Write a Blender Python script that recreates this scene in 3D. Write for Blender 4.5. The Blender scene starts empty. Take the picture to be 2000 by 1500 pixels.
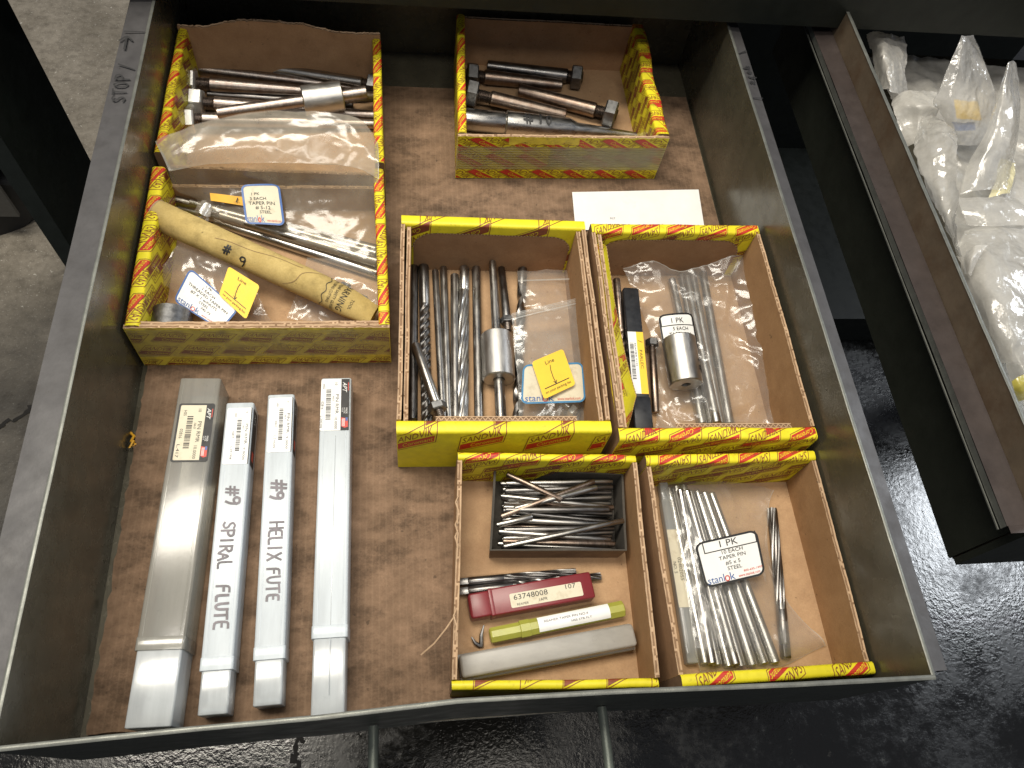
import bpy, bmesh, math, random
from mathutils import Vector as V, Matrix, Euler, noise
random.seed(7)
S = 0.01                      # the scene is written in centimetres
sc = bpy.context.scene
COL = sc.collection
PI = math.pi

# ------------------------------------------------------------------ camera
CAMP = V((19.626, -3.374, 51.686)); CAMR = Euler((0.49188, -0.11281, -0.07786), 'XYZ'); FPX = 1478.73
cd = bpy.data.cameras.new('camera'); cam = bpy.data.objects.new('camera', cd); COL.objects.link(cam)
cam.location = CAMP * S; cam.rotation_euler = CAMR
cd.sensor_width = 36; cd.lens = 36 * FPX / 2000; cd.clip_start = 0.01; cd.clip_end = 50
sc.camera = cam
# ------------------------------------------------------------------ light: a workshop lit by ceiling tubes
w = bpy.data.worlds.new('World'); sc.world = w; w.use_nodes = True
bgn = w.node_tree.nodes['Background']; bgn.inputs[0].default_value = (0.80, 0.86, 1.0, 1); bgn.inputs[1].default_value = 0.19
def ceiling_tube(loc, size, power, col, rotz=0, aim=None):
    ld = bpy.data.lights.new('fluorescent_tube', 'AREA'); ld.shape = 'RECTANGLE'
    ld.size, ld.size_y = size[0] * S, size[1] * S; ld.energy = power; ld.color = col
    o = bpy.data.objects.new('fluorescent_tube', ld); COL.objects.link(o); o.location = V(loc) * S
    if aim is not None: o.rotation_euler = (V(aim) - V(loc)).to_track_quat('-Z', 'Y').to_euler()
    else: o.rotation_euler = (0, 0, rotz)
    return o
ceiling_tube((-45, 62, 205), (160, 60), 52, (1.0, 0.93, 0.80))
ceiling_tube((62, 10, 215), (34, 124), 6, (1.0, 0.92, 0.79))
ceiling_tube((10, -75, 205), (124, 22), 13, (1.0, 0.94, 0.84))
ceiling_tube((335, 112, 205), (75, 95), 52, (0.90, 0.95, 1.0))
sc.view_settings.view_transform = 'Standard'; sc.view_settings.look = 'None'
sc.view_settings.exposure = 0.28; sc.view_settings.gamma = 1.0
sc.render.engine = 'CYCLES'
sc.cycles.transparent_max_bounces = 24; sc.cycles.max_bounces = 10
sc.cycles.caustics_reflective = False; sc.cycles.caustics_refractive = False

# ------------------------------------------------------------------ helpers
_CM = CAMR.to_matrix()
def P(px, py, z):
    """the point at height z (cm) that the photograph shows at pixel px, py"""
    d = _CM @ V(((px - 1000) / FPX, -(py - 750) / FPX, -1.0))
    return CAMP + d * ((z - CAMP.z) / d.z)

ORG = {}
def tag(o, label=None, cat=None, group=None, kind=None):
    if label: o['label'] = label
    if cat: o['category'] = cat
    if group: o['group'] = group
    if kind: o['kind'] = kind
    return o
def root(name, label, cat, loc, group=None, quat=None, local=False):
    o = bpy.data.objects.new(name, None); COL.objects.link(o); o.empty_display_size = 0.01
    o.location = V(loc) * S
    if quat is not None: o.rotation_mode = 'QUATERNION'; o.rotation_quaternion = quat
    ORG[o.name] = V((0, 0, 0)) if (local or quat is not None) else V(loc)
    return tag(o, label, cat, group)

class M:
    def __init__(s): s.v = []; s.f = []; s.mi = []
    def add(s, vf, mi=0, T=None):
        vs, fs = vf; n = len(s.v)
        for p in vs: s.v.append(V(p) if T is None else T @ V(p))
        for f in fs: s.f.append([i + n for i in f]); s.mi.append(mi)
        return s
    def mapped(s, fn):
        s.v = [V(fn(p)) for p in s.v]; return s

def mk(name, m, mats, parent=None, at=None, smooth=35, kind=None):
    if isinstance(m, tuple): m = M().add(m)
    if not isinstance(mats, (list, tuple)): mats = [mats]
    me = bpy.data.meshes.new(name)
    if parent is not None: o0 = ORG[parent.name]
    else: o0 = V(at) if at is not None else V((0, 0, 0))
    me.from_pydata([tuple((p - o0) * S) for p in m.v], [], m.f)
    for mm in mats: me.materials.append(mm)
    if len(mats) > 1: me.polygons.foreach_set('material_index', m.mi)
    me.validate(); me.update()
    if smooth:
        me.polygons.foreach_set('use_smooth', [True] * len(me.polygons))
        me.set_sharp_from_angle(angle=math.radians(smooth))
    o = bpy.data.objects.new(name, me); COL.objects.link(o)
    if parent is not None: o.parent = parent; ORG[o.name] = ORG[parent.name]
    else: o.location = o0 * S; ORG[o.name] = o0
    if kind: o['kind'] = kind
    return o
def link_copy(src, parent):
    c = src.copy(); COL.objects.link(c); c.parent = parent; return c
def copy_thing(src, loc, quat, label=None, group=None):
    c = src.copy(); COL.objects.link(c); c.location = V(loc) * S
    c.rotation_mode = 'QUATERNION'; c.rotation_quaternion = quat
    if label: c['label'] = label
    if group: c['group'] = group
    for ch in src.children:
        d = link_copy(ch, c)
        for g in ch.children: link_copy(g, d)
    return c

# shapes (all return verts, faces)
def box(x0, x1, y0, y1, z0, z1):
    v = [(x, y, z) for z in (z0, z1) for y in (y0, y1) for x in (x0, x1)]
    return v, [(0, 2, 3, 1), (4, 5, 7, 6), (0, 1, 5, 4), (2, 6, 7, 3), (0, 4, 6, 2), (1, 3, 7, 5)]
def lathe(prof, seg=20, caps=True):
    v, f = [], []
    for r, z in prof:
        for k in range(seg):
            a = 2 * PI * k / seg; v.append((r * math.cos(a), r * math.sin(a), z))
    n = len(prof)
    for i in range(n - 1):
        for k in range(seg):
            k2 = (k + 1) % seg; f.append((i * seg + k, i * seg + k2, (i + 1) * seg + k2, (i + 1) * seg + k))
    if caps: f.append(tuple(range(seg - 1, -1, -1))); f.append(tuple(range((n - 1) * seg, n * seg)))
    return v, f
def prism(poly, z0, z1):
    n = len(poly); v = [(x, y, z0) for x, y in poly] + [(x, y, z1) for x, y in poly]
    return v, [tuple(range(n - 1, -1, -1)), tuple(range(n, 2 * n))] + [(i, (i + 1) % n, n + (i + 1) % n, n + i) for i in range(n)]
def grid(fn, nu, nv):
    v = [fn(i / nu, j / nv) for j in range(nv + 1) for i in range(nu + 1)]
    return v, [(j * (nu + 1) + i, j * (nu + 1) + i + 1, (j + 1) * (nu + 1) + i + 1, (j + 1) * (nu + 1) + i) for j in range(nv) for i in range(nu)]
def tube(pts, r, seg=10, rr=None):
    pts = [V(p) for p in pts]; v, f = [], []; up = V((0, 0, 1)); n = len(pts)
    for i, p in enumerate(pts):
        d = (pts[min(i + 1, n - 1)] - pts[max(i - 1, 0)]).normalized()
        a = d.cross(up) if abs(d.dot(up)) < .95 else d.cross(V((1, 0, 0)))
        a.normalize(); b = d.cross(a); ri = rr[i] if rr else r
        for k in range(seg):
            t = 2 * PI * k / seg; v.append(p + (a * math.cos(t) + b * math.sin(t)) * ri)
    for i in range(n - 1):
        for k in range(seg):
            k2 = (k + 1) % seg; f.append((i * seg + k, i * seg + k2, (i + 1) * seg + k2, (i + 1) * seg + k))
    f.append(tuple(range(seg - 1, -1, -1))); f.append(tuple(range((n - 1) * seg, n * seg)))
    return v, f
def rrect(w, h, r, n=4):
    """rounded rectangle centred on 0"""
    out = []
    for cx, cy, a0 in ((w/2-r, h/2-r, 0), (-w/2+r, h/2-r, 90), (-w/2+r, -h/2+r, 180), (w/2-r, -h/2+r, 270)):
        for k in range(n + 1):
            a = math.radians(a0 + 90 * k / n); out.append((cx + r * math.cos(a), cy + r * math.sin(a)))
    return out
def loft(rings):
    n = len(rings[0]); v = [p for r in rings for p in r]; f = []
    for i in range(len(rings) - 1):
        for k in range(n):
            k2 = (k + 1) % n; f.append((i * n + k, i * n + k2, (i + 1) * n + k2, (i + 1) * n + k))
    f.append(tuple(range(n - 1, -1, -1))); f.append(tuple(range((len(rings) - 1) * n, len(rings) * n)))
    return v, f
class Frame:
    """lies on a plane: e along a->b, n to its left, z up"""
    def __init__(s, a, b):
        s.a = V(a); s.d = V(b) - V(a); s.L = s.d.length; s.e = s.d.normalized()
        s.n = V((0, 0, 1)).cross(s.e).normalized(); s.z = s.e.cross(s.n).normalized()
    def __call__(s, u, v, w=0): return s.a + s.e * u + s.n * v + s.z * w
def bar(fr, u0, u1, w, z0, z1, r, ins=.06, n=4, poly=None, taper=1.0):
    """a rounded bar along the frame, z measured up from it"""
    h = z1 - z0; q = poly or rrect(w, h, r, n); rings = []
    for u, k in ((u0, 1 - 2.2 * ins / w), (u0 + ins * .35, 1 - .7 * ins / w), (u0 + ins, 1), (u1 - ins, taper), (u1 - ins * .35, taper * (1 - .7 * ins / w)), (u1, taper * (1 - 2.2 * ins / w))):
        rings.append([fr(u, -x * k, (z0 + z1) / 2 + y * k) for x, y in q])
    return loft(rings)
def nz(x, y=0, z=0): return noise.noise(V((x, y, z)))

# ------------------------------------------------------------------ materials
class N:
    def __init__(s, name):
        s.m = bpy.data.materials.new(name); s.m.use_nodes = True; s.t = s.m.node_tree; s.t.nodes.clear()
        s.out = s.t.nodes.new('ShaderNodeOutputMaterial'); s._tc = None
    def n(s, typ, ins=None, **kw):
        o = s.t.nodes.new(typ)
        for k, val in kw.items(): setattr(o, k, val)
        for k, val in (ins or {}).items(): s.set(o, k, val)
        return o
    def set(s, node, k, val):
        i = node.inputs[k]
        if hasattr(val, 'node'): s.t.links.new(val, i)
        elif hasattr(val, 'outputs'): s.t.links.new(val.outputs[0], i)
        else:
            if isinstance(val, (tuple, list)) and len(val) == 3 and i.type == 'RGBA': val = (*val, 1)
            i.default_value = val
    def co(s, stretch=None):
        if s._tc is None: s._tc = s.n('ShaderNodeTexCoord').outputs['Object']
        if stretch is None: return s._tc
        return s.n('ShaderNodeMapping', {'Vector': s._tc, 'Scale': stretch}).outputs[0]
    def noise(s, scale, detail=4, rough=.55, stretch=None, w=True):
        o = s.n('ShaderNodeTexNoise', noise_dimensions='4D' if w else '3D')
        s.set(o, 'Vector', s.co(stretch)); s.set(o, 'Scale', scale); s.set(o, 'Detail', detail); s.set(o, 'Roughness', rough)
        if w: s.set(o, 'W', s.math('MULTIPLY', s.n('ShaderNodeObjectInfo').outputs['Random'], 31.0))
        return o.outputs['Fac']
    def ramp(s, fac, lo, hi, a=0.0, b=1.0):
        o = s.n('ShaderNodeMapRange', {'Value': fac, 'From Min': lo, 'From Max': hi, 'To Min': a, 'To Max': b}); return o.outputs[0]
    def math(s, op, a, b=0.0):
        o = s.n('ShaderNodeMath', operation=op); s.set(o, 0, a); s.set(o, 1, b); return o.outputs[0]
    def mix(s, fac, a, b):
        o = s.n('ShaderNodeMix', data_type='RGBA'); s.set(o, 0, fac); s.set(o, 6, a); s.set(o, 7, b); return o.outputs[2]
    def bump(s, h, strength=.3, dist=.001):
        return s.n('ShaderNodeBump', {'Height': h, 'Strength': strength, 'Distance': dist}).outputs[0]
    def bsdf(s, col, rough, metal=0.0, normal=None, **kw):
        o = s.n('ShaderNodeBsdfPrincipled', {'Base Color': col, 'Roughness': rough, 'Metallic': metal})
        if normal is not None: s.set(o, 'Normal', normal)
        for k, val in kw.items(): s.set(o, k.replace('_', ' '), val)
        return o
    def done(s, sh): s.t.links.new(sh.outputs[0] if hasattr(sh, 'outputs') else sh, s.out.inputs[0]); return s.m

def simple(name, col, rough=.5, metal=0.0, var=.18, scale=180, bump=0.0, bscale=500, dirt=0.0, dcol=(.05, .04, .03), dscale=90, dcut=(.56, .72), stretch=None, **kw):
    m = N(name); c = col
    nf = m.noise(scale, 5, .6, stretch)
    c = m.mix(m.ramp(nf, .3, .7), tuple(x * (1 - var) for x in col), tuple(min(1, x * (1 + var)) for x in col))
    if dirt: c = m.mix(m.ramp(m.noise(dscale, 6, .7), dcut[0], dcut[1], 0, dirt), c, dcol)
    nb = m.bump(m.noise(bscale, 3, .6, stretch), bump) if bump else None
    rr = m.ramp(nf, .3, .7, max(0, rough - .07), min(1, rough + .07))
    return m.done(m.bsdf(c, rr, metal, nb, **kw))

K = {}
def kraft(name, c1, c2, stain=.5, streak=(1, 1, 1), scut=(.57, .75), flutes=0.0):
    m = N(name)
    n1 = m.noise(60, 6, .65, streak); n2 = m.noise(900, 3, .6); n3 = m.noise(28, 7, .75, streak)
    c = m.mix(m.ramp(n1, .3, .7), c1, c2)
    c = m.mix(m.ramp(n2, .35, .75, 0, .28), c, tuple(x * .55 for x in c1))
    c = m.mix(m.ramp(n3, scut[0], scut[1], 0, stain), c, tuple(x * .28 for x in c1))
    sp = m.noise(230, 2, .5)
    c = m.mix(m.ramp(sp, .70, .76, 0, .55), c, (.03, .022, .015))
    h = m.noise(350, 4, .6)
    if flutes:
        wv = m.n('ShaderNodeTexWave', {'Vector': m.co(), 'Scale': 70.0, 'Distortion': 1.2, 'Detail': 1.0}, bands_direction='X').outputs['Fac']
        h = m.math('ADD', m.math('MULTIPLY', wv, flutes), h)
        c = m.mix(m.math('MULTIPLY', m.ramp(wv, .75, 1), .05), c, (.5, .36, .24))
    return m.done(m.bsdf(c, .85, 0, m.bump(h, .35, .0006), Specular_IOR_Level=.25))
K['liner'] = kraft('corrugated_liner', (.122, .077, .047), (.268, .172, .110), .85, (1, 1.5, 1), (.48, .68), .03)
K['kraft'] = kraft('kraft_board', (.35, .215, .118), (.47, .305, .172), .34)
K['kraft_dark'] = kraft('kraft_board_old', (.30, .170, .088), (.40, .24, .13), .45)
K['kraft_wall'] = kraft('kraft_board_side', (.31, .175, .082), (.40, .235, .115), .34)
K['edge_light'] = kraft('card_edge_light', (.42, .28, .17), (.55, .39, .25), .4)
K['edge_dark'] = kraft('card_edge_dark', (.19, .115, .065), (.28, .175, .10), .4)
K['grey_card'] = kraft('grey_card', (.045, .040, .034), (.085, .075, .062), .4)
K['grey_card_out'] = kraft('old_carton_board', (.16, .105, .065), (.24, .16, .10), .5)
K['tube_card'] = kraft('yellow_kraft_tube', (.40, .29, .10), (.55, .42, .17), .75, (1, 1, 1), (.50, .72))
K['yellow'] = simple('printed_yellow', (.71, .615, .022), .42, 0, .10, 120, .12, 300, .55, (.12, .09, .03), 130, (.58, .74), Specular_IOR_Level=.4)
K['yellow_worn'] = simple('worn_yellow_board', (.70, .56, .06), .55, 0, .15, 150, .2, 300, .7, (.20, .14, .06), 110, (.5, .7))
K['red'] = simple('printed_red', (.50, .035, .018), .45, 0, .15, 200)
K['brownred'] = simple('printed_brown', (.23, .055, .020), .5, 0, .2, 200)
K['black'] = simple('black_ink', (.012, .012, .013), .55, 0, .2, 300)
K['marker'] = simple('faded_marker', (.17, .155, .17), .6, 0, .45, 120)
K['paper'] = simple('white_paper', (.74, .74, .73), .75, 0, .05, 60, .1, 200, .35, (.45, .40, .32), 40, (.55, .8))
K['label'] = simple('white_label', (.76, .76, .74), .5, 0, .04, 80, .06, 200, .4, (.40, .34, .25), 60, (.58, .85))
K['label_aged'] = simple('aged_label', (.58, .53, .40), .55, 0, .08, 90, .08, 200, .6, (.25, .18, .09), 90, (.52, .75))
K['label_blue'] = simple('blue_print', (.02, .09, .30), .45, 0, .1)
K['label_teal'] = simple('blue_border_print', (.03, .17, .34), .45, 0, .1)
K['sticker'] = simple('yellow_sticker', (.80, .52, .035), .55, 0, .06, 80, 0, 200, .25, (.3, .2, .05))
K['orange'] = simple('orange_card', (.75, .40, .03), .5, 0, .1)
def steel(name, col, rough, var=.2, stretch=None, rust=0.0, rcol=(.16, .085, .045), rcut=(.45, .7), bump=.08):
    m = N(name); nf = m.noise(300, 4, .6, stretch)
    c = m.mix(m.ramp(nf, .3, .7), tuple(x * (1 - var) for x in col), tuple(min(1, x * (1 + var)) for x in col))
    dk = m.noise(75, 6, .7)
    c = m.mix(m.ramp(dk, .55, .75, 0, .5), c, tuple(x * .35 for x in col))
    if rust: c = m.mix(m.ramp(m.noise(110, 6, .7), rcut[0], rcut[1], 0, rust), c, rcol)
    r = m.ramp(nf, .3, .7, rough - .08, rough + .10)
    return m.done(m.bsdf(c, r, 1.0, m.bump(m.noise(900, 3, .6, stretch), bump, .0003)))
K['steel'] = steel('ground_steel', (.38, .365, .34), .31, .15, (1, 1, .25))
K['steel_bright'] = steel('bright_steel', (.44, .43, .41), .30, .15, (1, 1, .25))
K['steel_dark'] = steel('dark_steel', (.20, .195, .19), .33, .3, (1, 1, .3), .2)
K['steel_rusty'] = steel('rust_tinted_steel', (.36, .32, .29), .36, .2, (1, 1, 3), .75, (.22, .135, .10))
K['steel_brown'] = steel('browned_steel', (.34, .28, .23), .36, .2, (1, 1, 3), .8, (.19, .12, .085), (.35, .65))
K['steel_satin'] = steel('satin_steel', (.46, .45, .43), .42, .15, (1, 1, .25))
K['zinc'] = steel('zinc_nut', (.74, .74, .71), .46, .12)
K['nut_dark'] = steel('dark_nut', (.22, .22, .22), .42, .25)
K['thread'] = steel('oiled_thread', (.22, .19, .17), .38, .3)
K['hole'] = simple('dark_bore', (.01, .01, .01), .7)
def painted(name, col, rough, wear, wcol, metal=.0, wcut=(.58, .70), scale=60, bump=.15, spec=.5):
    m = N(name); nf = m.noise(scale, 6, .65)
    c = m.mix(m.ramp(nf, .3, .7), tuple(x * .78 for x in col), tuple(x * 1.2 for x in col))
    c = m.mix(m.ramp(m.noise(scale * .55, 7, .75), wcut[0], wcut[1], 0, wear), c, wcol)
    c = m.mix(m.ramp(m.noise(scale * 6, 3, .6), .68, .74, 0, .6), c, (.02, .018, .014))
    r = m.ramp(m.noise(scale * .9, 4, .6), .3, .7, rough - .10, rough + .12)
    return m.done(m.bsdf(c, r, metal, m.bump(m.noise(scale * 9, 4, .6), bump, .0004), Specular_IOR_Level=spec))
K['drawer'] = painted('olive_drawer_paint', (.088, .080, .056), .25, .45, (.055, .045, .028), .25)
K['flange'] = painted('worn_grey_rim', (.056, .054, .056), .46, .55, (.030, .027, .026), .15, (.50, .68))
K['rim_edge'] = painted('bare_edge', (.15, .155, .14), .42, .5, (.15, .15, .13), .5, scale=120)
K['cabinet'] = painted('black_green_cabinet', (.014, .016, .012), .48, .5, (.026, .024, .016), 0, spec=.3)
K['leg'] = painted('dark_green_leg', (.016, .021, .016), .5, .3, (.03, .03, .02), 0)
K['rust_rim'] = painted('rusty_brown_rim', (.130, .098, .066), .40, .6, (.085, .048, .024), .2, (.48, .66))
K['rust_flange'] = painted('purple_brown_rim', (.052, .041, .038), .42, .6, (.028, .022, .021), .2, (.5, .7))
K['handle'] = painted('grey_green_rod', (.10, .115, .10), .4, .4, (.06, .065, .055), .4, scale=120)
K['rubber'] = simple('black_rubber', (.012, .012, .012), .6)
K['grey_iron'] = simple('grey_iron', (.10, .098, .09), .5, .3)

def film(name, haze, col=(.8, .8, .78), rough=.12, gloss=.55, base=.05, bscale=55, bstr=.16, tint=(.97, .97, .96), lines=0):
    m = N(name)
    h = m.noise(bscale, 4, .6)
    h = m.math('POWER', m.math('ABSOLUTE', m.math('SUBTRACT', h, .5)), .8)
    if lines:
        h = m.n('ShaderNodeTexWave', {'Vector': m.co(), 'Scale': float(lines), 'Distortion': .3, 'Detail': 1.0}, bands_direction='Z').outputs['Fac']
    nb = m.bump(h, bstr, .002)
    lw = m.n('ShaderNodeLayerWeight', {'Blend': .5, 'Normal': nb}).outputs['Facing']
    fr = m.math('ADD', m.math('MULTIPLY', m.math('POWER', lw, 3.0), gloss), base)
    tr = m.n('ShaderNodeBsdfTransparent', {'Color': tint})
    di = m.n('ShaderNodeBsdfDiffuse', {'Color': col, 'Normal': nb}); tl = m.n('ShaderNodeBsdfTranslucent', {'Color': col, 'Normal': nb})
    hz = m.n('ShaderNodeMixShader', {0: .45, 1: di, 2: tl})
    hf = m.math('MULTIPLY', m.ramp(m.noise(45, 5, .65), .25, .75, .55, 1.45), haze)
    hf = m.math('ADD', hf, m.math('MULTIPLY', m.math('POWER', lw, 2.5), .25))
    a = m.n('ShaderNodeMixShader', {0: hf, 1: tr, 2: hz})
    gl = m.n('ShaderNodeBsdfGlossy', {'Roughness': rough, 'Normal': nb, 'Color': (1, 1, 1)})
    return m.done(m.n('ShaderNodeMixShader', {0: fr, 1: a, 2: gl}))
K['film'] = film('clear_bag_film', .17, (.80, .79, .76), .16, .7, .045)
K['film_zip'] = film('zip_bag_film', .28, (.66, .68, .66), .14, .5, .05)
K['film_zip_and_glint'] = film('zip_strip_and_edge_glint', .40, (.70, .71, .69), .2, .4, .05)
K['film_amber'] = film('frosted_amber_film', .44, (.60, .56, .47), .2, .35, .05, tint=(.95, .91, .82))
K['film_amber2'] = film('thin_amber_film', .34, (.56, .50, .40), .16, .5, .04, tint=(.95, .92, .85))
K['film_milky'] = film('milky_bag_film', .46, (.90, .88, .83), .13, .8, .10, bscale=110, bstr=.3)
K['film_white'] = film('white_wrap_film', .72, (.84, .82, .77), .2, .5, .06, bscale=120, bstr=.3)
K['film_yellow'] = film('yellow_wrap_film', .85, (.62, .55, .12), .25, .5, .06)
K['tape'] = film('clear_tape', .22, (.62, .57, .40), .3, .3, .04, bstr=.1)
K['tape_strap'] = film('strapping_tape', .46, (.64, .60, .44), .28, .3, .04, bstr=.5, lines=110)
def plastic(name, col, trans, rough, tcol=(.9, .9, .9), base=.04, tl_=.22, st=(1, .12, 1)):
    m = N(name)
    nf = m.noise(150, 5, .65, st); nb = m.bump(m.noise(260, 3, .6), .08, .0005)
    c = m.mix(m.ramp(nf, .3, .75), tuple(x * .78 for x in col), col)
    c = m.mix(m.ramp(m.noise(160, 6, .7), .60, .78, 0, .45), c, tuple(x * .45 for x in col))
    di = m.n('ShaderNodeBsdfDiffuse', {'Color': c, 'Normal': nb}); tl = m.n('ShaderNodeBsdfTranslucent', {'Color': c, 'Normal': nb})
    a = m.n('ShaderNodeMixShader', {0: tl_, 1: di, 2: tl})
    b = m.n('ShaderNodeMixShader', {0: trans, 1: a, 2: m.n('ShaderNodeBsdfTransparent', {'Color': tcol})})
    lw = m.n('ShaderNodeLayerWeight', {'Blend': .5, 'Normal': nb}).outputs['Facing']
    fr = m.math('ADD', m.math('MULTIPLY', m.math('POWER', lw, 4.0), .6), base)
    gl = m.n('ShaderNodeBsdfGlossy', {'Roughness': rough, 'Normal': nb})
    return m.done(m.n('ShaderNodeMixShader', {0: fr, 1: b, 2: gl}))
K['tube_milky'] = plastic('milky_plastic', (.80, .87, .92), .14, .33, (.9, .93, .96), .06)
K['tube_clear'] = plastic('smoky_clear_plastic', (.56, .55, .50), .56, .20, (.78, .77, .72), .09)
K['tube_inner'] = plastic('clear_plastic_sleeve', (.80, .85, .88), .32, .20, (.9, .93, .95), .10)
K['grey_case'] = plastic('grey_translucent_plastic', (.50, .475, .43), .20, .42, (.7, .68, .62), .06, st=(.4, 1, 1))
K['red_plastic'] = plastic('red_plastic', (.27, .030, .038), .05, .34, (.6, .1, .1), .05, st=(.4, 1, 1))
K['green_plastic'] = plastic('yellow_green_plastic', (.56, .56, .10), .18, .25, (.8, .8, .3), .06, st=(.4, 1, 1))
K['black_plastic'] = simple('black_plastic', (.016, .017, .020), .38, 0, .3, 200, .05)
K['clear_case'] = plastic('clear_case_plastic', (.62, .63, .61), .45, .12, (.9, .9, .9), .10)

# ------------------------------------------------------------------ printing
_tx = {}
def text2d(s):
    """the letters of s as flat faces, cap height 1, starting at 0"""
    if s not in _tx:
        cu = bpy.data.curves.new('t', 'FONT'); cu.body = s; cu.resolution_u = 2; cu.size = 1
        o = bpy.data.objects.new('t', cu); COL.objects.link(o); bpy.context.view_layer.update()
        me = bpy.data.meshes.new_from_object(o.evaluated_get(bpy.context.evaluated_depsgraph_get()))
        vs = [V((p.co.x, p.co.y, 0)) for p in me.vertices]; fs = [list(p.vertices) for p in me.polygons]
        bpy.data.objects.remove(o); bpy.data.curves.remove(cu); bpy.data.meshes.remove(me)
        x0 = min(p.x for p in vs); k = 1 / .73
        vs = [V(((p.x - x0) * k, p.y * k, 0)) for p in vs]
        _tx[s] = (vs, fs, max(p.x for p in vs))
    return _tx[s]
class Print:
    def __init__(s): s.m = M()
    def text(s, t, x, y, h, width=None, rot=0, mi=0, align='l', shear=0.0, lay=1):
        vs, fs, L = text2d(t); sx = (width / L) if width else h
        ox = {'l': 0, 'c': -L * sx / 2, 'r': -L * sx}[align]; c, sn = math.cos(rot), math.sin(rot)
        out = []
        for p in vs:
            a, b = ox + p.x * sx + shear * p.y * h, p.y * h
            out.append((x + a * c - b * sn, y + a * sn + b * c, lay * .012))
        s.m.add((out, fs), mi); return s
    def poly(s, pts, mi=0, lay=0):
        s.m.add(([(x, y, lay * .012) for x, y in pts], [tuple(range(len(pts)))]), mi); return s
    def rect(s, x0, x1, y0, y1, mi=0, lay=0): return s.poly([(x0, y0), (x1, y0), (x1, y1), (x0, y1)], mi, lay)
    def rrect(s, x0, x1, y0, y1, r, mi=0, lay=0):
        return s.poly([((x0 + x1) / 2 + x, (y0 + y1) / 2 + y) for x, y in rrect(x1 - x0, y1 - y0, r, 5)], mi, lay)
    def line(s, pts, wd, mi=0, lay=1, closed=False):
        pts = [V((x, y)) for x, y in pts]
        if closed: pts = pts + [pts[0]]
        for a, b in zip(pts, pts[1:]):
            d = (b - a)
            if d.length < 1e-6: continue
            d.normalize(); n = V((-d.y, d.x)) * wd / 2; e = d * wd * .35
            s.k = (getattr(s, 'k', 0) + 1) % 400; s.poly([tuple(a - e - n), tuple(b + e - n), tuple(b + e + n), tuple(a - e + n)], mi, lay + s.k * .006)
        return s
    def frame(s, x0, x1, y0, y1, r, wd, mi, lay=1):
        o = [((x0 + x1) / 2 + x, (y0 + y1) / 2 + y) for x, y in rrect(x1 - x0, y1 - y0, r, 5)]
        i = [((x0 + x1) / 2 + x, (y0 + y1) / 2 + y) for x, y in rrect(x1 - x0 - 2 * wd, y1 - y0 - 2 * wd, max(.02, r - wd), 5)]
        n = len(o); s.m.add(([(x, y, lay * .012) for x, y in o + i], [(k, (k + 1) % n, n + (k + 1) % n, n + k) for k in range(n)]), mi); return s
    def bars(s, x0, x1, y0, y1, mi=0, lay=1, seed=1, n=34):
        r = random.Random(seed); x = x0; u = (x1 - x0) / (n * 1.55)
        while x < x1 - u:
            wd = u * r.choice((.6, .6, 1, 1.6)); s.rect(x, min(x + wd, x1), y0, y1, mi, lay); x += wd + u * r.choice((.6, .6, 1, 1.5))
        return s
    def cut(s, us=(), vs=(), clip=None):
        bm = bmesh.new()
        vv = [bm.verts.new(p) for p in s.m.v]
        for f, mi in zip(s.m.f, s.m.mi):
            try: fc = bm.faces.new([vv[i] for i in f]); fc.material_index = mi
            except ValueError: pass
        def bis(co, no, clr=False):
            bmesh.ops.bisect_plane(bm, geom=bm.verts[:] + bm.edges[:] + bm.faces[:], dist=1e-6, plane_co=co, plane_no=no, clear_outer=clr)
        if clip:
            x0, x1, y0, y1 = clip
            bis((x0, 0, 0), (-1, 0, 0), True); bis((x1, 0, 0), (1, 0, 0), True); bis((0, y0, 0), (0, -1, 0), True); bis((0, y1, 0), (0, 1, 0), True)
        for u in us: bis((u, 0, 0), (1, 0, 0))
        for v in vs: bis((0, v, 0), (0, 1, 0))
        bm.verts.index_update(); m = M()
        m.v = [v.co.copy() for v in bm.verts]
        for f in bm.faces: m.f.append([v.index for v in f.verts]); m.mi.append(f.material_index)
        bm.free(); s.m = m; return s
    def put(s, name, fn, mats, parent, off=.012):
        """fn(u, v, lift) gives the 3D point"""
        if not s.m.f: return None
        m = M(); m.v = [V(fn(p.x, p.y, p.z + off)) for p in s.m.v]; m.f = s.m.f; m.mi = s.m.mi
        return mk(name, m, mats, parent, smooth=0)

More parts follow.
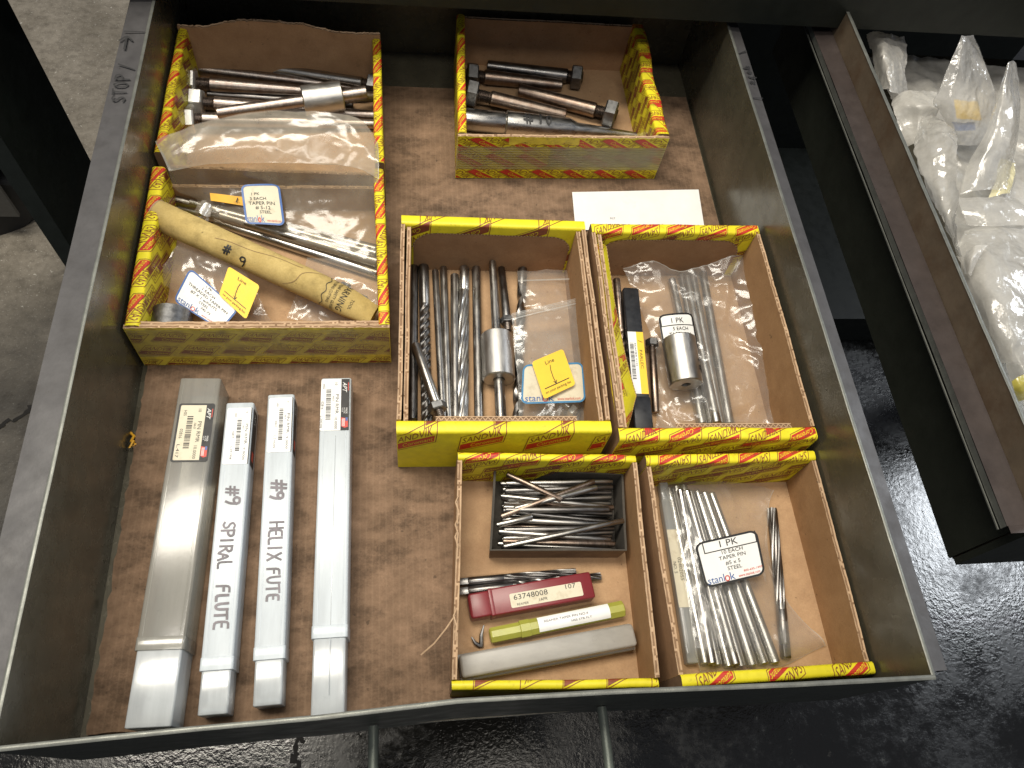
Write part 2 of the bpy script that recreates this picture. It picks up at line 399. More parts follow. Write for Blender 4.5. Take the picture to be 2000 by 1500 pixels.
GL = {'#': [[(.2, 0), (.35, 1)], [(.5, 0), (.62, 1)], [(.0, .32), (.75, .38)], [(.05, .66), (.8, .70)]],
 '9': [[(.6, .75), (.5, .95), (.2, .95), (.08, .7), (.25, .52), (.5, .58), (.6, .8), (.55, .3), (.4, 0)]],
 'S': [[(.6, .9), (.35, 1), (.1, .82), (.2, .58), (.5, .42), (.55, .15), (.3, 0), (.05, .12)]],
 'P': [[(.1, 0), (.12, 1)], [(.1, .97), (.5, .95), (.58, .72), (.4, .52), (.12, .5)]],
 'I': [[(.25, 0), (.27, 1)]], 'R': [[(.1, 0), (.12, 1)], [(.1, .97), (.5, .93), (.55, .7), (.35, .52), (.12, .5)], [(.3, .5), (.6, 0)]],
 'A': [[(.02, 0), (.3, 1), (.6, 0)], [(.12, .38), (.5, .4)]], 'L': [[(.12, 1), (.1, .02), (.55, .04)]],
 'F': [[(.1, 0), (.12, .98), (.58, 1)], [(.12, .55), (.48, .57)]], 'U': [[(.08, 1), (.1, .25), (.25, 0), (.45, .05), (.55, .3), (.57, 1)]],
 'T': [[(.3, 0), (.32, .97)], [(.02, .95), (.64, 1)]], 'E': [[(.56, .98), (.12, .97), (.1, .02), (.58, .0)], [(.1, .52), (.46, .53)]],
 'H': [[(.1, 0), (.12, 1)], [(.56, 0), (.58, 1)], [(.1, .5), (.57, .53)]], 'X': [[(.05, 0), (.58, 1)], [(.06, 1), (.56, 0)]],
 'O': [[(.3, 1), (.08, .75), (.08, .25), (.3, 0), (.52, .25), (.54, .7), (.34, 1)]], '0': [[(.3, 1), (.1, .7), (.1, .25), (.3, 0), (.48, .3), (.5, .7), (.32, 1)]],
 '1': [[(.25, 0), (.28, 1)]], '/': [[(.05, 0), (.5, 1)]], '>': [[(0, .5), (.9, .52)], [(.6, .8), (.95, .52), (.6, .22)]], 's': [[(.5, .6), (.25, .68), (.1, .5), (.45, .25), (.3, 0), (.05, .1)]],
 't': [[(.25, 1), (.25, .1), (.45, .05)], [(.05, .65), (.5, .66)]], 'o': [[(.28, .62), (.06, .32), (.28, 0), (.5, .3), (.28, .62)]], 'p': [[(.1, -.35), (.1, .62), (.45, .55), (.45, .15), (.1, .05)]]}
def hand(pr, t, x, y, h, wd, mi=0, adv=.78, seed=1, slope=0.0):
    r = random.Random(seed)
    for ch in t:
        if ch == ' ': x += h * .55; continue
        k = h * r.uniform(.9, 1.1); dy = r.uniform(-.05, .05) * h
        for st in GL[ch]:
            pts = []
            for a, b in zip(st, st[1:]):
                for q in range(4):
                    t_ = q / 4; pts.append((a[0] + (b[0] - a[0]) * t_, a[1] + (b[1] - a[1]) * t_))
            pts.append(st[-1])
            for _ in range(2):
                pts = [pts[0]] + [((p0[0] + 2 * p1[0] + p2[0]) / 4, (p0[1] + 2 * p1[1] + p2[1]) / 4) for p0, p1, p2 in zip(pts, pts[1:], pts[2:])] + [pts[-1]]
            pr.line([(x + a * k, y + dy + b * k) for a, b in pts], wd * r.uniform(.85, 1.1), mi, 1)
        x += adv * k; y += slope * k
    return x

def logo(pr, x, y, L, rot=0.0, flip=False, band=1):
    """a slanted diamond: red lettering over a red band"""
    q = Print(); hT = .235 * L; k = .62
    # local: lettering baseline 0, band below; sides lean
    def sh(a, b): return (a + k * b, b)
    q.text('SANDVIK', -.47 * L, .03 * L, hT, .90 * L, shear=k, mi=0)
    q.poly([sh(-.52 * L, -.02 * L), sh(-.52 * L, -.26 * L), sh(.46 * L, -.26 * L), sh(.46 * L, -.02 * L)][::-1], band)
    q.text('Coromant', -.40 * L, -.20 * L, .15 * L, .70 * L, shear=k, mi=2)
    t = .018 * L
    o = [sh(-.55 * L, -.30 * L), sh(.50 * L, -.30 * L), sh(.50 * L, .32 * L), sh(-.55 * L, .32 * L)]
    q.line(o, t, 0, 1, True)
    c, s_ = math.cos(rot), math.sin(rot); f = -1 if flip else 1
    q.m.v = [V((x + f * (p.x * c - p.y * s_), y + f * (p.x * s_ + p.y * c), p.z)) for p in q.m.v]
    pr.m.add((q.m.v, q.m.f)); 
    pr.m.mi[-len(q.m.mi):] = q.m.mi
def pattern(W, H, L, dx, dy, rot=.42, x0=0.0, y0=0.0, alt=True, red=None):
    pr = Print(); j = 0; y = y0
    while y < H + L * .5:
        i = 0; x = x0 + (dx * .5 if j % 2 else 0)
        while x < W + L * .6:
            logo(pr, x, y, L, rot, flip=(alt and (i + j) % 3 == 2), band=1 if (red is None or red[0] <= y <= red[1]) else 0); x += dx; i += 1
        y += dy; j += 1
    return pr
INK = None
def inks():
    return [K['brownred'], K['red'], K['yellow']]
# ------------------------------------------------------------------ setting: the shop floor
ZF = -70
def floor_material():
    m = N('oily_concrete'); c0 = m.co()
    n1 = m.noise(9, 7, .7, None, False); n2 = m.noise(70, 6, .7, None, False); n3 = m.noise(3.2, 5, .6, None, False); n4 = m.noise(380, 3, .65, None, False)
    c = m.mix(m.ramp(n1, .3, .7), (.13, .112, .085), (.28, .25, .205))
    c = m.mix(m.ramp(n2, .45, .75, 0, .5), c, (.05, .042, .03))
    c = m.mix(m.ramp(m.noise(34, 7, .75, (1.0, 1.6, 1), False), .50, .70, 0, .6), c, (.06, .05, .038))
    c = m.mix(m.ramp(n4, .62, .70, 0, .6), c, (.50, .48, .43)); c = m.mix(m.ramp(m.noise(130, 3, .6, None, False), .68, .72, 0, .8), c, (.55, .53, .47))
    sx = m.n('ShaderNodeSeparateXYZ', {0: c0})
    # ragged oily stain from the right; its left reach also paints the drawer's shadow
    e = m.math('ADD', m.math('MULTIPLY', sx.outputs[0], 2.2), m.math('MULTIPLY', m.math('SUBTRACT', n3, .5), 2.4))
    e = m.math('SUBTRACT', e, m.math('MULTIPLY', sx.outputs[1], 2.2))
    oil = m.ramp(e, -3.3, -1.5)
    oil_shade_col = m.mix(m.ramp(n2, .62, .74, 0, .55), (.007, .0065, .0055), (.10, .095, .082))
    c = m.mix(oil, c, oil_shade_col)
    pud = m.math('ADD', m.math('MULTIPLY', m.noise(7, 5, .6, None, False), .65), m.math('MULTIPLY', n2, .35))
    r = m.mix(oil, m.ramp(n2, .3, .7, .62, .9), m.ramp(pud, .47, .66, .10, .45))
    h = m.math('ADD', m.math('MULTIPLY', n4, .25), m.noise(130, 3, .6, None, False))
    nb = m.n('ShaderNodeBump', {'Height': h, 'Strength': .15, 'Distance': .003}).outputs[0]
    return m.done(m.bsdf(c, r, 0, nb))
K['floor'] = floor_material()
def floor_z(x, y): return ZF + .25 * nz(x * .03, y * .03, 1)
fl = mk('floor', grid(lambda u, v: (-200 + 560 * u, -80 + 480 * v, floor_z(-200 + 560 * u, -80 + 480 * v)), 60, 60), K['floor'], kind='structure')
K['crack'] = simple('crack_dirt', (.008, .007, .006), .9)
def crack(pts, wd, sd):
    L = []; R = []; r = random.Random(sd); out = []
    for a, b in zip(pts, pts[1:]):
        for k in range(8): out.append(V(a).lerp(V(b), k / 8))
    out.append(V(pts[-1])); m = M()
    for i, p in enumerate(out):
        p = p + V((r.uniform(-.6, .6), r.uniform(-.6, .6), 0)); wv = wd * r.uniform(.5, 1.4)
        d = (out[min(i + 1, len(out) - 1)] - out[max(i - 1, 0)]).normalized(); n = V((-d.y, d.x, 0))
        for q in (p - n * wv / 2, p + n * wv / 2): m.v.append(V((q.x, q.y, floor_z(q.x, q.y) + .12)))
    for i in range(len(out) - 1): m.f.append([2 * i, 2 * i + 1, 2 * i + 3, 2 * i + 2]); m.mi.append(0)
    mk('crack', m, K['crack'], fl, smooth=0)
crack([P(590, 1425, ZF), P(583, 1450, ZF), P(578, 1500, ZF), P(560, 1560, ZF)], .8, 1)
crack([P(-30, 850, ZF), P(20, 825, ZF), P(70, 795, ZF), P(130, 780, ZF)], .7, 2)

# ------------------------------------------------------------------ workbench that carries the drawers
wb = root('workbench', 'black steel workbench with a deep front rail over both drawers', 'workbench', (60, 54, ZF))
mk('front_rail', box(-19, 140, 54, 56.5, 10.5, 19), K['cabinet'], wb)
mk('top', box(-20, 141, 56.51, 118, 12, 19), K['cabinet'], wb)
mk('back_panel', box(-14, 138, 114, 115.5, ZF, 11.9), K['cabinet'], wb)
lg = M(); 
lg.add(box(-17.4, -15.6, 50.2, 62.3, ZF, 10.45)); lg.add(box(-21, -17.41, 61.2, 62.3, ZF, 10.45));
mk('leg', lg, K['leg'], wb)
lg = M(); lg.add(box(134, 136, 55, 66, ZF, 10.45)); lg.add(box(136.01, 139, 55, 56, ZF, 10.45))
mk('leg', lg, K['leg'], wb)
mk('plinth', box(66, 133, 69.7, 113.9, ZF + .05, -62), K['cabinet'], wb)
# drawer runner hanging between the two drawers
ru = M(); ru.add(box(51.4, 54.6, 30.0, 110, -9, -8.6)); ru.add(box(51.4, 51.8, 30.0, 110, -8.59, -4)); ru.add(box(54.2, 54.6, 30.0, 110, -8.59, -4))
# caster standing on the floor under the far end
cs = root('caster', 'black rubber caster with grey iron fork on the floor past the bench leg', 'caster', P(-20, 400, ZF))
c0 = P(-12, 395, ZF + 6)
T = Matrix.Translation(c0) @ Matrix.Rotation(PI / 2, 4, 'X') @ Matrix.Rotation(.5, 4, 'Y')
mk('wheel', M().add(lathe([(2, -2.2), (6.0, -2.2), (6.6, -1.7), (6.6, 1.7), (6.0, 2.2), (2, 2.2)], 36), 0, T), K['rubber'], cs)
fk = M(); fk.add(box(-5, 5, -3.3, -2.7, 0, 13), 0, Matrix.Translation(c0)); fk.add(box(-5, 5, 2.7, 3.3, 0, 13), 0, Matrix.Translation(c0)); fk.add(box(-6, 6, -4, 4, 13.01, 16), 0, Matrix.Translation(c0))
mk('fork', fk, K['grey_iron'], cs)

# ------------------------------------------------------------------ the open drawer
W, HW, D = 48.3, 9.7, 62.0
def lip(x):
    pts = [(-3, -.15), (0, -.1), (9, .15), (15, .25), (22, .55), (30, .45), (40, .15), (48.3, 0), (52, 0)]
    for (a, b), (c, d) in zip(pts, pts[1:]):
        if x <= c: t = (x - a) / (c - a); return b + (d - b) * t
    return 0
dr = root('drawer', 'open olive grey steel drawer full of yellow cardboard boxes', 'drawer', (24, 0, -.6))
mk('floor_panel', box(-.1, W + .1, .3, D, -.75, -.40), K['drawer'], dr)
def side(x, sgn, w):
    """wall standing at x, rim turned outwards by w"""
    def wfn(u, v):
        y = u * (D - .1) + .05; z = -.39 + v * (HW - .02 + .39)
        return (x + .05 * nz(y * .1, z * .2, x), y, z)
    def wfo(u, v): p = wfn(u, v); return (p[0] + sgn * .16, p[1], p[2])
    m = M(); a = grid(wfn, 30, 6); b = grid(wfo, 30, 6); m.add(a); m.add(b)
    mk('side_wall', m, K['drawer'], dr)
    e = M().add(grid(lambda u, v: (x + .05 * nz(u * D * .1, HW * .2, x) + sgn * (-.02 + .24 * v), .05 + u * D, HW + .04 * math.sin(PI * v) + .03 * nz(u * 25, 3, x)), 90, 3))
    mk('rim_edge', e, K['rim_edge'], dr)
    def ffn(u, v):
        y = .0 + u * D; n = .04 * nz(y * .12, v, x + 3)
        return (x + sgn * (.2 + (w - .2) * v), y + (0 if u > 0 else .25), HW - .05 + n - .12 * v)
    fm = M().add(grid(ffn, 40, 4))
    fm.add(grid(lambda u, v: (x + sgn * (w + .02 * v), .25 + u * (D - .3), HW - .17 - 1.0 * v), 20, 1))
    return mk('rim_flange', fm, K['flange'], dr)
fL = side(0, -1, 2.0); fR = side(W, 1, 1.15)
fw = M()
def ffo(u, v): x = -.2 + (W + .4) * u; return (x, lip(x) - .16 + .03 * nz(x * .3, v, 2), -1.6 + (HW + 1.55) * v)
def ffi(u, v): p = ffo(u, v); return (p[0], p[1] + .16, p[2])
fw.add(grid(ffo, 48, 6)); fw.add(grid(ffi, 48, 6)); mk('front_wall', fw, K['cabinet'], dr)
mk('rim_edge', M().add(grid(lambda u, v: (-2.0 + (W + 2.2) * u, lip(-2.0 + (W + 2.2) * u) - .20 + .26 * v, HW - .02 + .05 * math.sin(PI * v) + .05 * nz(u * 40, 1, 5)), 110, 3)), K['rim_edge'], dr)
mk('back_wall', box(-.1, W + .1, D, D + .2, -.7, HW - .6), K['drawer'], dr)
hd = [(17.3, .1, 2.6), (17.3, -2.4, 2.7), (17.4, -4.6, 2.6), (18.2, -5.4, 2.5), (30.2, -5.5, 2.5), (31.0, -4.7, 2.6), (31.0, -2.4, 2.7), (31.0, .2, 2.6)]
mk('handle', tube(hd, .30, 12), K['handle'], dr)
# pen marks on the rims
def flange_map(x, sgn, w, y0):
    def f(u, v, l): return (x + sgn * (.35 + v), y0 + u, HW - .05 + l + .05)
    return f
pr = Print(); x = hand(pr, 'STOP', 0, .35, .95, .13, seed=3); hand(pr, '/ ', x + .3, .1, 1.3, .11); hand(pr, '>', x + 2.6, .35, 1.7, .16)
pr.line([(x + 4.6, 0), (x + 4.6, 1.5)], .09)
def mL(u, v, l): return (-1.9 + v * .98, 42.6 + u, HW + .02 + l)
def mL(u, v, l): return (-.25 - v, 42.6 + u, HW + .02 + l)
pr.put('pen_mark', mL, [K['black']], dr, .02)
pr = Print(); hand(pr, 'stop', 0, .2, .62, .10, seed=5); hand(pr, '/', 3.1, .0, .8, .09); pr.line([(-1.4, 0), (-1.4, .85)], .07)
pr.put('pen_mark', lambda u, v, l: (W + .25 + v, 47.2 + u * 1.2, HW + .0 + l), [K['black']], dr, .02)

# brown corrugated sheet lining the drawer
ln = M()
def lin(u, v):
    x = .45 + 47.6 * u; y = .75 + 55.9 * v
    if u < .01: x += .25 * nz(y * 1.1, 3, 1) + .12 * nz(y * 4, 2, 7)
    if v < .01: y += .2 * nz(x * .8, 1, 1) + .25
    return (x, y, -.04 + .05 * nz(x * .15, y * .15, 4))
ln.add(grid(lin, 90, 110)); ln.add(grid(lambda u, v: tuple(V(lin(u, v)) - V((0, 0, .26))), 20, 20))
tag(mk('cardboard_liner', ln, K['liner'], at=(24, 28, -.3)), 'stained brown corrugated cardboard sheet lining the open drawer', 'cardboard')
# yellow scrap beside the liner
sp = [P(255, 845, -.2), P(262, 852, -.1), P(256, 862, .1), P(266, 868, -.1), P(253, 874, .05), P(262, 860, .15)]
tag(mk('tape_scrap', tube(sp, .10, 6), K['orange'], at=sp[0]), 'tiny crumpled orange yellow scrap lying at the foot of the drawer wall', 'scrap')

# ------------------------------------------------------------------ second drawer, full of bags
d2 = root('drawer', 'rusty brown rimmed steel drawer full of clear plastic bags', 'drawer', (80, 8, 1.5))
X2, Y2 = 58.3, 8.3
m = M().add(grid(lambda u, v: (X2 + .05 * nz(u * 9, v * 2, 8), Y2 + u * 54, 1.6 + 10.5 * v), 30, 8)).add(grid(lambda u, v: (X2 + .18, Y2 + u * 54, 1.6 + 10.5 * v), 10, 2))
mk('side_wall', m, K['rust_rim'], d2)
mk('rim_edge', grid(lambda u, v: (X2 - .06 + .3 * v, Y2 + u * 54, 12.1 + .04 * math.sin(PI * v) + .03 * nz(u * 30, 1, 2)), 80, 3), K['rim_edge'], d2)
fm = M().add(grid(lambda u, v: (X2 - .03 - 1.75 * v, Y2 + u * 54, 9.7 - .10 * v + .05 * nz(u * 6, v, 3)), 30, 3))
mk('rim_flange', fm, K['rust_flange'], d2)
fm = M().add(grid(lambda u, v: (X2 - 1.79 - .04 * math.sin(u * 20), Y2 + u * 54, 9.58 - .55 * v), 20, 1)); fm.add(box(X2 - 1.93, X2 - 1.84, Y2, Y2 + 54, 8.85, 8.95))
mk('rim_edge', fm, K['rim_edge'], d2)
mk('outer_side', box(X2 - .25, X2 - .08, Y2 + .1, Y2 + 54, 1.5, 9.5), K['cabinet'], d2)
mk('floor_panel', box(X2, 108, Y2, Y2 + 54, 1.55, 1.8), K['drawer'], d2)
mk('front_wall', box(X2 - .2, 110, Y2 - .5, Y2 - .02, 1.9, 9.6), K['cabinet'], d2)
mk('rim_flange', M().add(grid(lambda u, v: (X2 - 1.8 + 52 * u, Y2 - .5 + .48 * v, 9.72), 10, 1)), K['rust_flange'], d2)
mk('side_wall', box(107.8, 108, Y2, Y2 + 54, 1.6, 12), K['rust_rim'], d2)
mk('runner', ru, K['cabinet'], wb)
# ------------------------------------------------------------------ cardboard boxes
class Wall: pass
def folded(parent, name, A, B, inward, h, th, seed, pat=None, mat='yellow', wob=.10, panel=None, ends=True, h1=None):
    """a board folded over its top: yellow outside, over the edge and down the inside; A->B along the outer foot"""
    A, B = V((A[0], A[1], 0)), V((B[0], B[1], 0)); inw = V((inward[0], inward[1], 0)).normalized()
    L = (B - A).length; e = (B - A) / L; rc = min(.24, th * .4); h1 = h1 or h
    prof = [(0, .03), (0, h * .5), (0, h - rc)] + [(rc - rc * math.cos(a), h - rc + rc * math.sin(a)) for a in (PI / 6, PI / 3, PI / 2)]
    prof += [(th - rc, h)] + [(th - rc + rc * math.sin(a), h - rc + rc * math.cos(a)) for a in (PI / 6, PI / 3, PI / 2)] + [(th, h * .5), (th, .32)]
    acc = [0.0]
    for p, q in zip(prof, prof[1:]): acc.append(acc[-1] + math.hypot(q[0] - p[0], q[1] - p[1]))
    tot = acc[-1]
    def fn(u, s, l=0.0):
        s = min(max(s, 0), tot)
        for i in range(len(prof) - 1):
            if s <= acc[i + 1] + 1e-9: break
        t = (s - acc[i]) / (acc[i + 1] - acc[i]); p, q = prof[i], prof[i + 1]
        n = p[0] + (q[0] - p[0]) * t; z = p[1] + (q[1] - p[1]) * t
        dn, dz = q[0] - p[0], q[1] - p[1]; k = math.hypot(dn, dz)
        n += -dz / k * l; z2 = z + dn / k * l
        hh = 1 + (h1 / h - 1) * (u / L)
        n += wob * nz(u * .22, seed * 3.1) * (z / h) ; z2 = z2 * hh + wob * .6 * nz(u * .3, 7 + seed) * (z / h)
        return A + e * u + inw * n + V((0, 0, z2))
    nu = max(8, int(L * 1.2)); m = M()
    us = [L * i / nu for i in range(nu + 1)]
    m.v = [fn(u, s) for s in acc for u in us]
    for j in range(len(acc) - 1):
        for i in range(nu): a = j * (nu + 1) + i; m.f.append([a, a + 1, a + nu + 2, a + nu + 1]); m.mi.append(0)
    nE = len(acc)
    m.f.append([j * (nu + 1) for j in range(nE)][::-1]); m.mi.append(1)
    m.f.append([j * (nu + 1) + nu for j in range(nE)]); m.mi.append(1)
    o = mk(name, m, [K[mat], K['edge_dark']], parent, smooth=50)
    w = Wall(); w.o = o; w.fn = fn; w.acc = acc; w.tot = tot; w.L = L; w.us = us
    if pat:
        pr = pattern(L, tot, *pat[0], red=(acc[2] - .9, acc[-3] + .5), **pat[1]); pr.cut(us[1:-1], acc[1:-1], (.06, L - .06, .06, tot - .06))
        pr.put('printed_lettering', fn, inks(), o, .010)
    return w
def ply(parent, name, A, B, inward, h, seed, matO='yellow', matI='kraft_wall', th=.30, torn=.06, hf=None, lean=0.0, pat=None, wob=.08):
    """one corrugated board with a raw, torn top edge"""
    A, B = V((A[0], A[1], 0)), V((B[0], B[1], 0)); inw = V((inward[0], inward[1], 0)).normalized()
    L = (B - A).length; e = (B - A) / L; nu = max(20, int(L / .14))
    def top(u): return (hf(u / L) if hf else h) + torn * (nz(u * .7, seed) + .7 * nz(u * 2.6, seed + 9) + .5 * nz(u * 6, seed + 4))
    def pt(u, v, n): z = .03 + (top(u) - .03) * v; return A + e * u + inw * (n + lean * z + wob * nz(u * .2, seed * 1.7, z * .2) * v) + V((0, 0, z))
    def fn(u, s, l=0.0): return pt(u, min(1, max(0, (s - .03) / (h - .03))), -l)
    m = M(); rows = (0, .35, .7, 1.0); n = nu + 1; rgE = random.Random(seed)
    for side_n, fl_ in ((0.0, 0), (th, 1)):
        b = len(m.v); m.v += [pt(L * i / nu, v, side_n) for v in rows for i in range(n)]
        for j in range(len(rows) - 1):
            for i in range(nu): m.f.append([b + j * n + i, b + j * n + i + 1, b + (j + 1) * n + i + 1, b + (j + 1) * n + i]); m.mi.append(fl_)
    b0 = (len(rows) - 1) * n; b1 = len(rows) * n + b0
    def edge_pt(i, k):
        u = L * i / nu; kk = (0, .28 + .12 * nz(u * 1.5, seed), .66 + .12 * nz(u * 1.7, seed + 5), 1)[k]
        p = pt(u, 1, th * kk); return p - V((0, 0, (.0, .05, .05, .0)[k] * (1 + nz(u * 3, seed + 2))))
    for k in range(3):
        b = len(m.v); m.v += [edge_pt(i, kk) for kk in (k, k + 1) for i in range(n)]
        for i in range(nu): m.f.append([b + i, b + i + 1, b + n + i + 1, b + n + i]); m.mi.append(3 if (k == 1 and rgE.random() < .85) or rgE.random() < .06 else 2)
    for i in (0, nu):
        m.f.append([j * n + i for j in range(len(rows))] + [len(rows) * n + j * n + i for j in range(len(rows) - 1, -1, -1)]); m.mi.append(2)
    o = mk(name, m, [K[matO], K[matI], K['edge_light'], K['edge_dark']], parent, smooth=40)
    if pat:
        pr = pattern(L, h, *pat[0], **pat[1]); pr.cut([L * i / 14 for i in range(1, 14)], [h * .35, h * .7], (.06, L - .06, .08, h - .12))
        pr.put('printed_lettering', fn, inks(), o, .012)
    w = Wall(); w.o = o; w.fn = fn; w.L = L; return w
def carton(label, q, group='yellow printed cardboard boxes in the drawer'):
    bl, br, fr, fl_ = [V((a, b, 0)) for a, b in q]
    c = (bl + br + fr + fl_) / 4
    r = root('cardboard_box', label, 'box', c, group)
    r_ = [c + (p - c) * .985 for p in (fl_, fr, br, bl)]
    m = M(); m.v = [V((p.x, p.y, z)) for z in (.02, .30) for p in r_]
    m.f = [[3, 2, 1, 0], [4, 5, 6, 7], [0, 1, 5, 4], [1, 2, 6, 5], [2, 3, 7, 6], [3, 0, 4, 7]]; m.mi = [0] * 6
    mk('bottom', m, K['kraft'], r, smooth=0)
    return r, bl, br, fr, fl_
def along(a, b, t): return a + (b - a).normalized() * t
def arch_panel(wall, parent, x0, x1, top, s_in, rad):
    """plain kraft board showing inside a wall whose yellow lip is cut to an arch"""
    L = wall.L; pts = []
    for k in range(9): a = PI / 2 * k / 8; pts.append((x0 + rad - rad * math.sin(PI / 2 - a), top + rad * (1 - math.sin(a))))
    return pts
Z1 = {'rot': .45}
# back left box
A1, bl, br, fr, fq = carton('yellow cardboard box holding nutted taper pins and a steel collar, torn brown back', [(.25, 56.6), (17.6, 56.7), (17.95, 41.75), (.2, 42.15)])
folded(A1, 'side_wall', fq, bl, (1, 0), 5.3, .75, 1, ((2.3, 2.35, 1.9), dict(rot=.5)))
folded(A1, 'side_wall', along(br, fr, .1), fr, (-1, 0), 5.2, .75, 2, ((2.3, 2.35, 1.9), dict(rot=.5)))
ply(A1, 'back_wall', br, bl, (0, -1), 5.6, 3, 'yellow', 'kraft_dark', torn=.14, hf=lambda t: 5.5 + .8 * math.exp(-((t - .55) / .25) ** 4), lean=-.05)
ply(A1, 'front_wall', along(fq, fr, .8), along(fr, fq, .8), (0, 1), 3.6, 4, 'kraft_dark', 'kraft_dark')
# front left box
A2, bl, br, fr, fq = carton('yellow cardboard box with taped worn front holding a kraft tube and labelled bags', [(.2, 40.9), (17.9, 41.2), (18.35, 26.0), (.25, 26.0)])
folded(A2, 'side_wall', along(fq, bl, .35), bl, (1, 0), 5.0, 1.0, 5, ((2.7, 3.0, 1.7), dict(rot=.5, y0=.4)))
folded(A2, 'side_wall', br, along(fr, br, .35), (-1, 0), 5.0, .8, 6, ((2.6, 2.7, 1.8), dict(rot=.5)))
ply(A2, 'back_wall', br, bl, (0, -1), 3.0, 7, 'kraft_dark', 'kraft_wall')
wA2 = ply(A2, 'front_wall', fq, fr, (0, 1), 4.9, 8, 'yellow_worn', 'kraft_wall', torn=.07, pat=((2.05, 2.95, 1.7), dict(rot=-.12, y0=.3, alt=False, red=(9, 9))), lean=.03)
ply(A2, 'front_wall', fq + V((.4, .36, 0)), fr + V((-.4, .36, 0)), (0, 1), 4.75, 18, 'kraft_wall', 'kraft_wall', torn=.08, lean=.03)
def tape_on(wall, name, s0, s1, u0, u1, mat, parent, off=.035):
    mk(name, M().add(grid(lambda u, v: wall.fn(u0 + (u1 - u0) * u, s0 + (s1 - s0) * v, off + .012 * nz(u * 14, v * 5, 2)), 60, 10)), K[mat], parent)
tape_on(wA2, 'tape', 1.25, 4.72, .05, wA2.L - .05, 'tape', A2)
# back right box
B_, bl, br, fr, fq = carton('yellow cardboard box with strapping tape across its front holding short nutted pins', [(24.6, 60.0), (42.6, 60.0), (42.75, 45.5), (24.1, 45.05)])
folded(B_, 'side_wall', along(fq, bl, .3), bl, (1, 0), 5.2, .75, 9, ((2.3, 2.35, 1.9), dict(rot=.5)), h1=5.6)
folded(B_, 'side_wall', br, along(fr, br, .3), (-1, 0), 5.5, 1.15, 10, ((2.0, 2.0, 1.6), dict(rot=1.57)), wob=.4, h1=5.2)
ply(B_, 'back_wall', br, bl, (0, -1), 5.4, 11, 'yellow', 'kraft_dark', torn=.03)
wB = ply(B_, 'front_wall', fq, fr, (0, 1), 5.0, 12, 'yellow', 'kraft_wall', torn=.09, pat=((2.6, 2.9, 1.9), dict(rot=-.55, y0=.5, alt=False)))
tape_on(wB, 'tape', 1.15, 3.9, .0, wB.L + .02, 'tape_strap', B_)
mk('torn_paper', M().add(grid(lambda u, v: wB.fn(4.4 + 6.2 * u, 4.95 - (.75 + .25 * nz(u * 9, 1)) * v, .03 + .05 * nz(u * 6, v * 2, 3) * v), 30, 5)), K['yellow_worn'], B_)
mk('paper_strip', M().add(grid(lambda u, v: wB.fn(8.2 + 9.6 * u, 1.5 + 2.2 * v, .028), 20, 4)), film('tape_white', .5, (.66, .66, .55), .3, .3, .04, bstr=.4, lines=110), B_)
# middle and front boxes: yellow front and back, raw kraft sides
def cross_box(label, q, h, fth, seed, fpat, bpat, hl=None, hr=None, fh=None, arch=True, inner_back='yellow'):
    r, bl, br, fr, fq = carton(label, q)
    wf = folded(r, 'front_wall', fq, fr, (0, 1), fh or h, fth, seed, fpat)
    wbk = folded(r, 'back_wall', br, bl, (0, -1), h, fth, seed + 1, bpat)
    ply(r, 'side_wall', along(bl, fq, fth + .02), along(fq, bl, fth + .02), (1, 0), h, seed + 2, 'kraft_dark', 'kraft_wall', torn=.05, hf=hl)
    ply(r, 'side_wall', along(fr, br, fth + .02), along(br, fr, fth + .02), (-1, 0), h, seed + 3, 'kraft_dark', 'kraft_wall', torn=.05, hf=hr)
    return r, wf, wbk, (bl, br, fr, fq)
def arch(wall, parent, h, x0, x1, top, rad, mat='kraft_dark'):
    """the inside of the wall below its yellow lip: plain board under an arch-shaped cut with a raw edge"""
    tot = wall.tot; zt = top
    prof = [(x0, .35)]
    for k in range(9): a = PI / 2 * k / 8; prof.append((x0 + rad * (1 - math.cos(a)), zt - rad * (1 - math.sin(a))))
    for k in range(9): a = PI / 2 * k / 8; prof.append((x1 - rad * (1 - math.sin(a)), zt - rad * (1 - math.cos(a))))
    prof.append((x1, .35))
    pr = Print(); n = len(prof)
    for i in range(n - 1):
        (a, b), (c, d) = prof[i], prof[i + 1]
        if abs(c - a) > 1e-4: pr.poly([(a, .35), (c, .35), (c, d), (a, b)], 0, 0)
    pr.cut(wall.us[1:-1], [h * .5])
    # the inner face runs down from the fold: height z is at arc length tot-(z-.32)
    pr.put('inner_board', lambda u, v, l: wall.fn(u, tot - (v - .32), l), [K[mat]], parent, .03)
    rng = random.Random(5); m = M()
    for i in range(1, n - 2):
        a, b = V((*prof[i], 0)), V((*prof[i + 1], 0)); k = max(1, int((b - a).length / .12))
        for j in range(k):
            p = a.lerp(b, j / k); q = a.lerp(b, (j + 1) / k); d = (q - p).normalized(); nn = V((-d.y, d.x, 0)); hw = rng.uniform(.03, .07)
            c4 = [p - nn * .05, q - nn * .05, q + nn * hw, p + nn * hw]; bse = len(m.v)
            m.v += [wall.fn(c.x, tot - (c.y - .32), .05) for c in c4]; m.f.append([bse, bse + 1, bse + 2, bse + 3]); m.mi.append(j % 2)
    mk('raw_edge', m, [K['edge_dark'], K['edge_light']], parent, smooth=0)
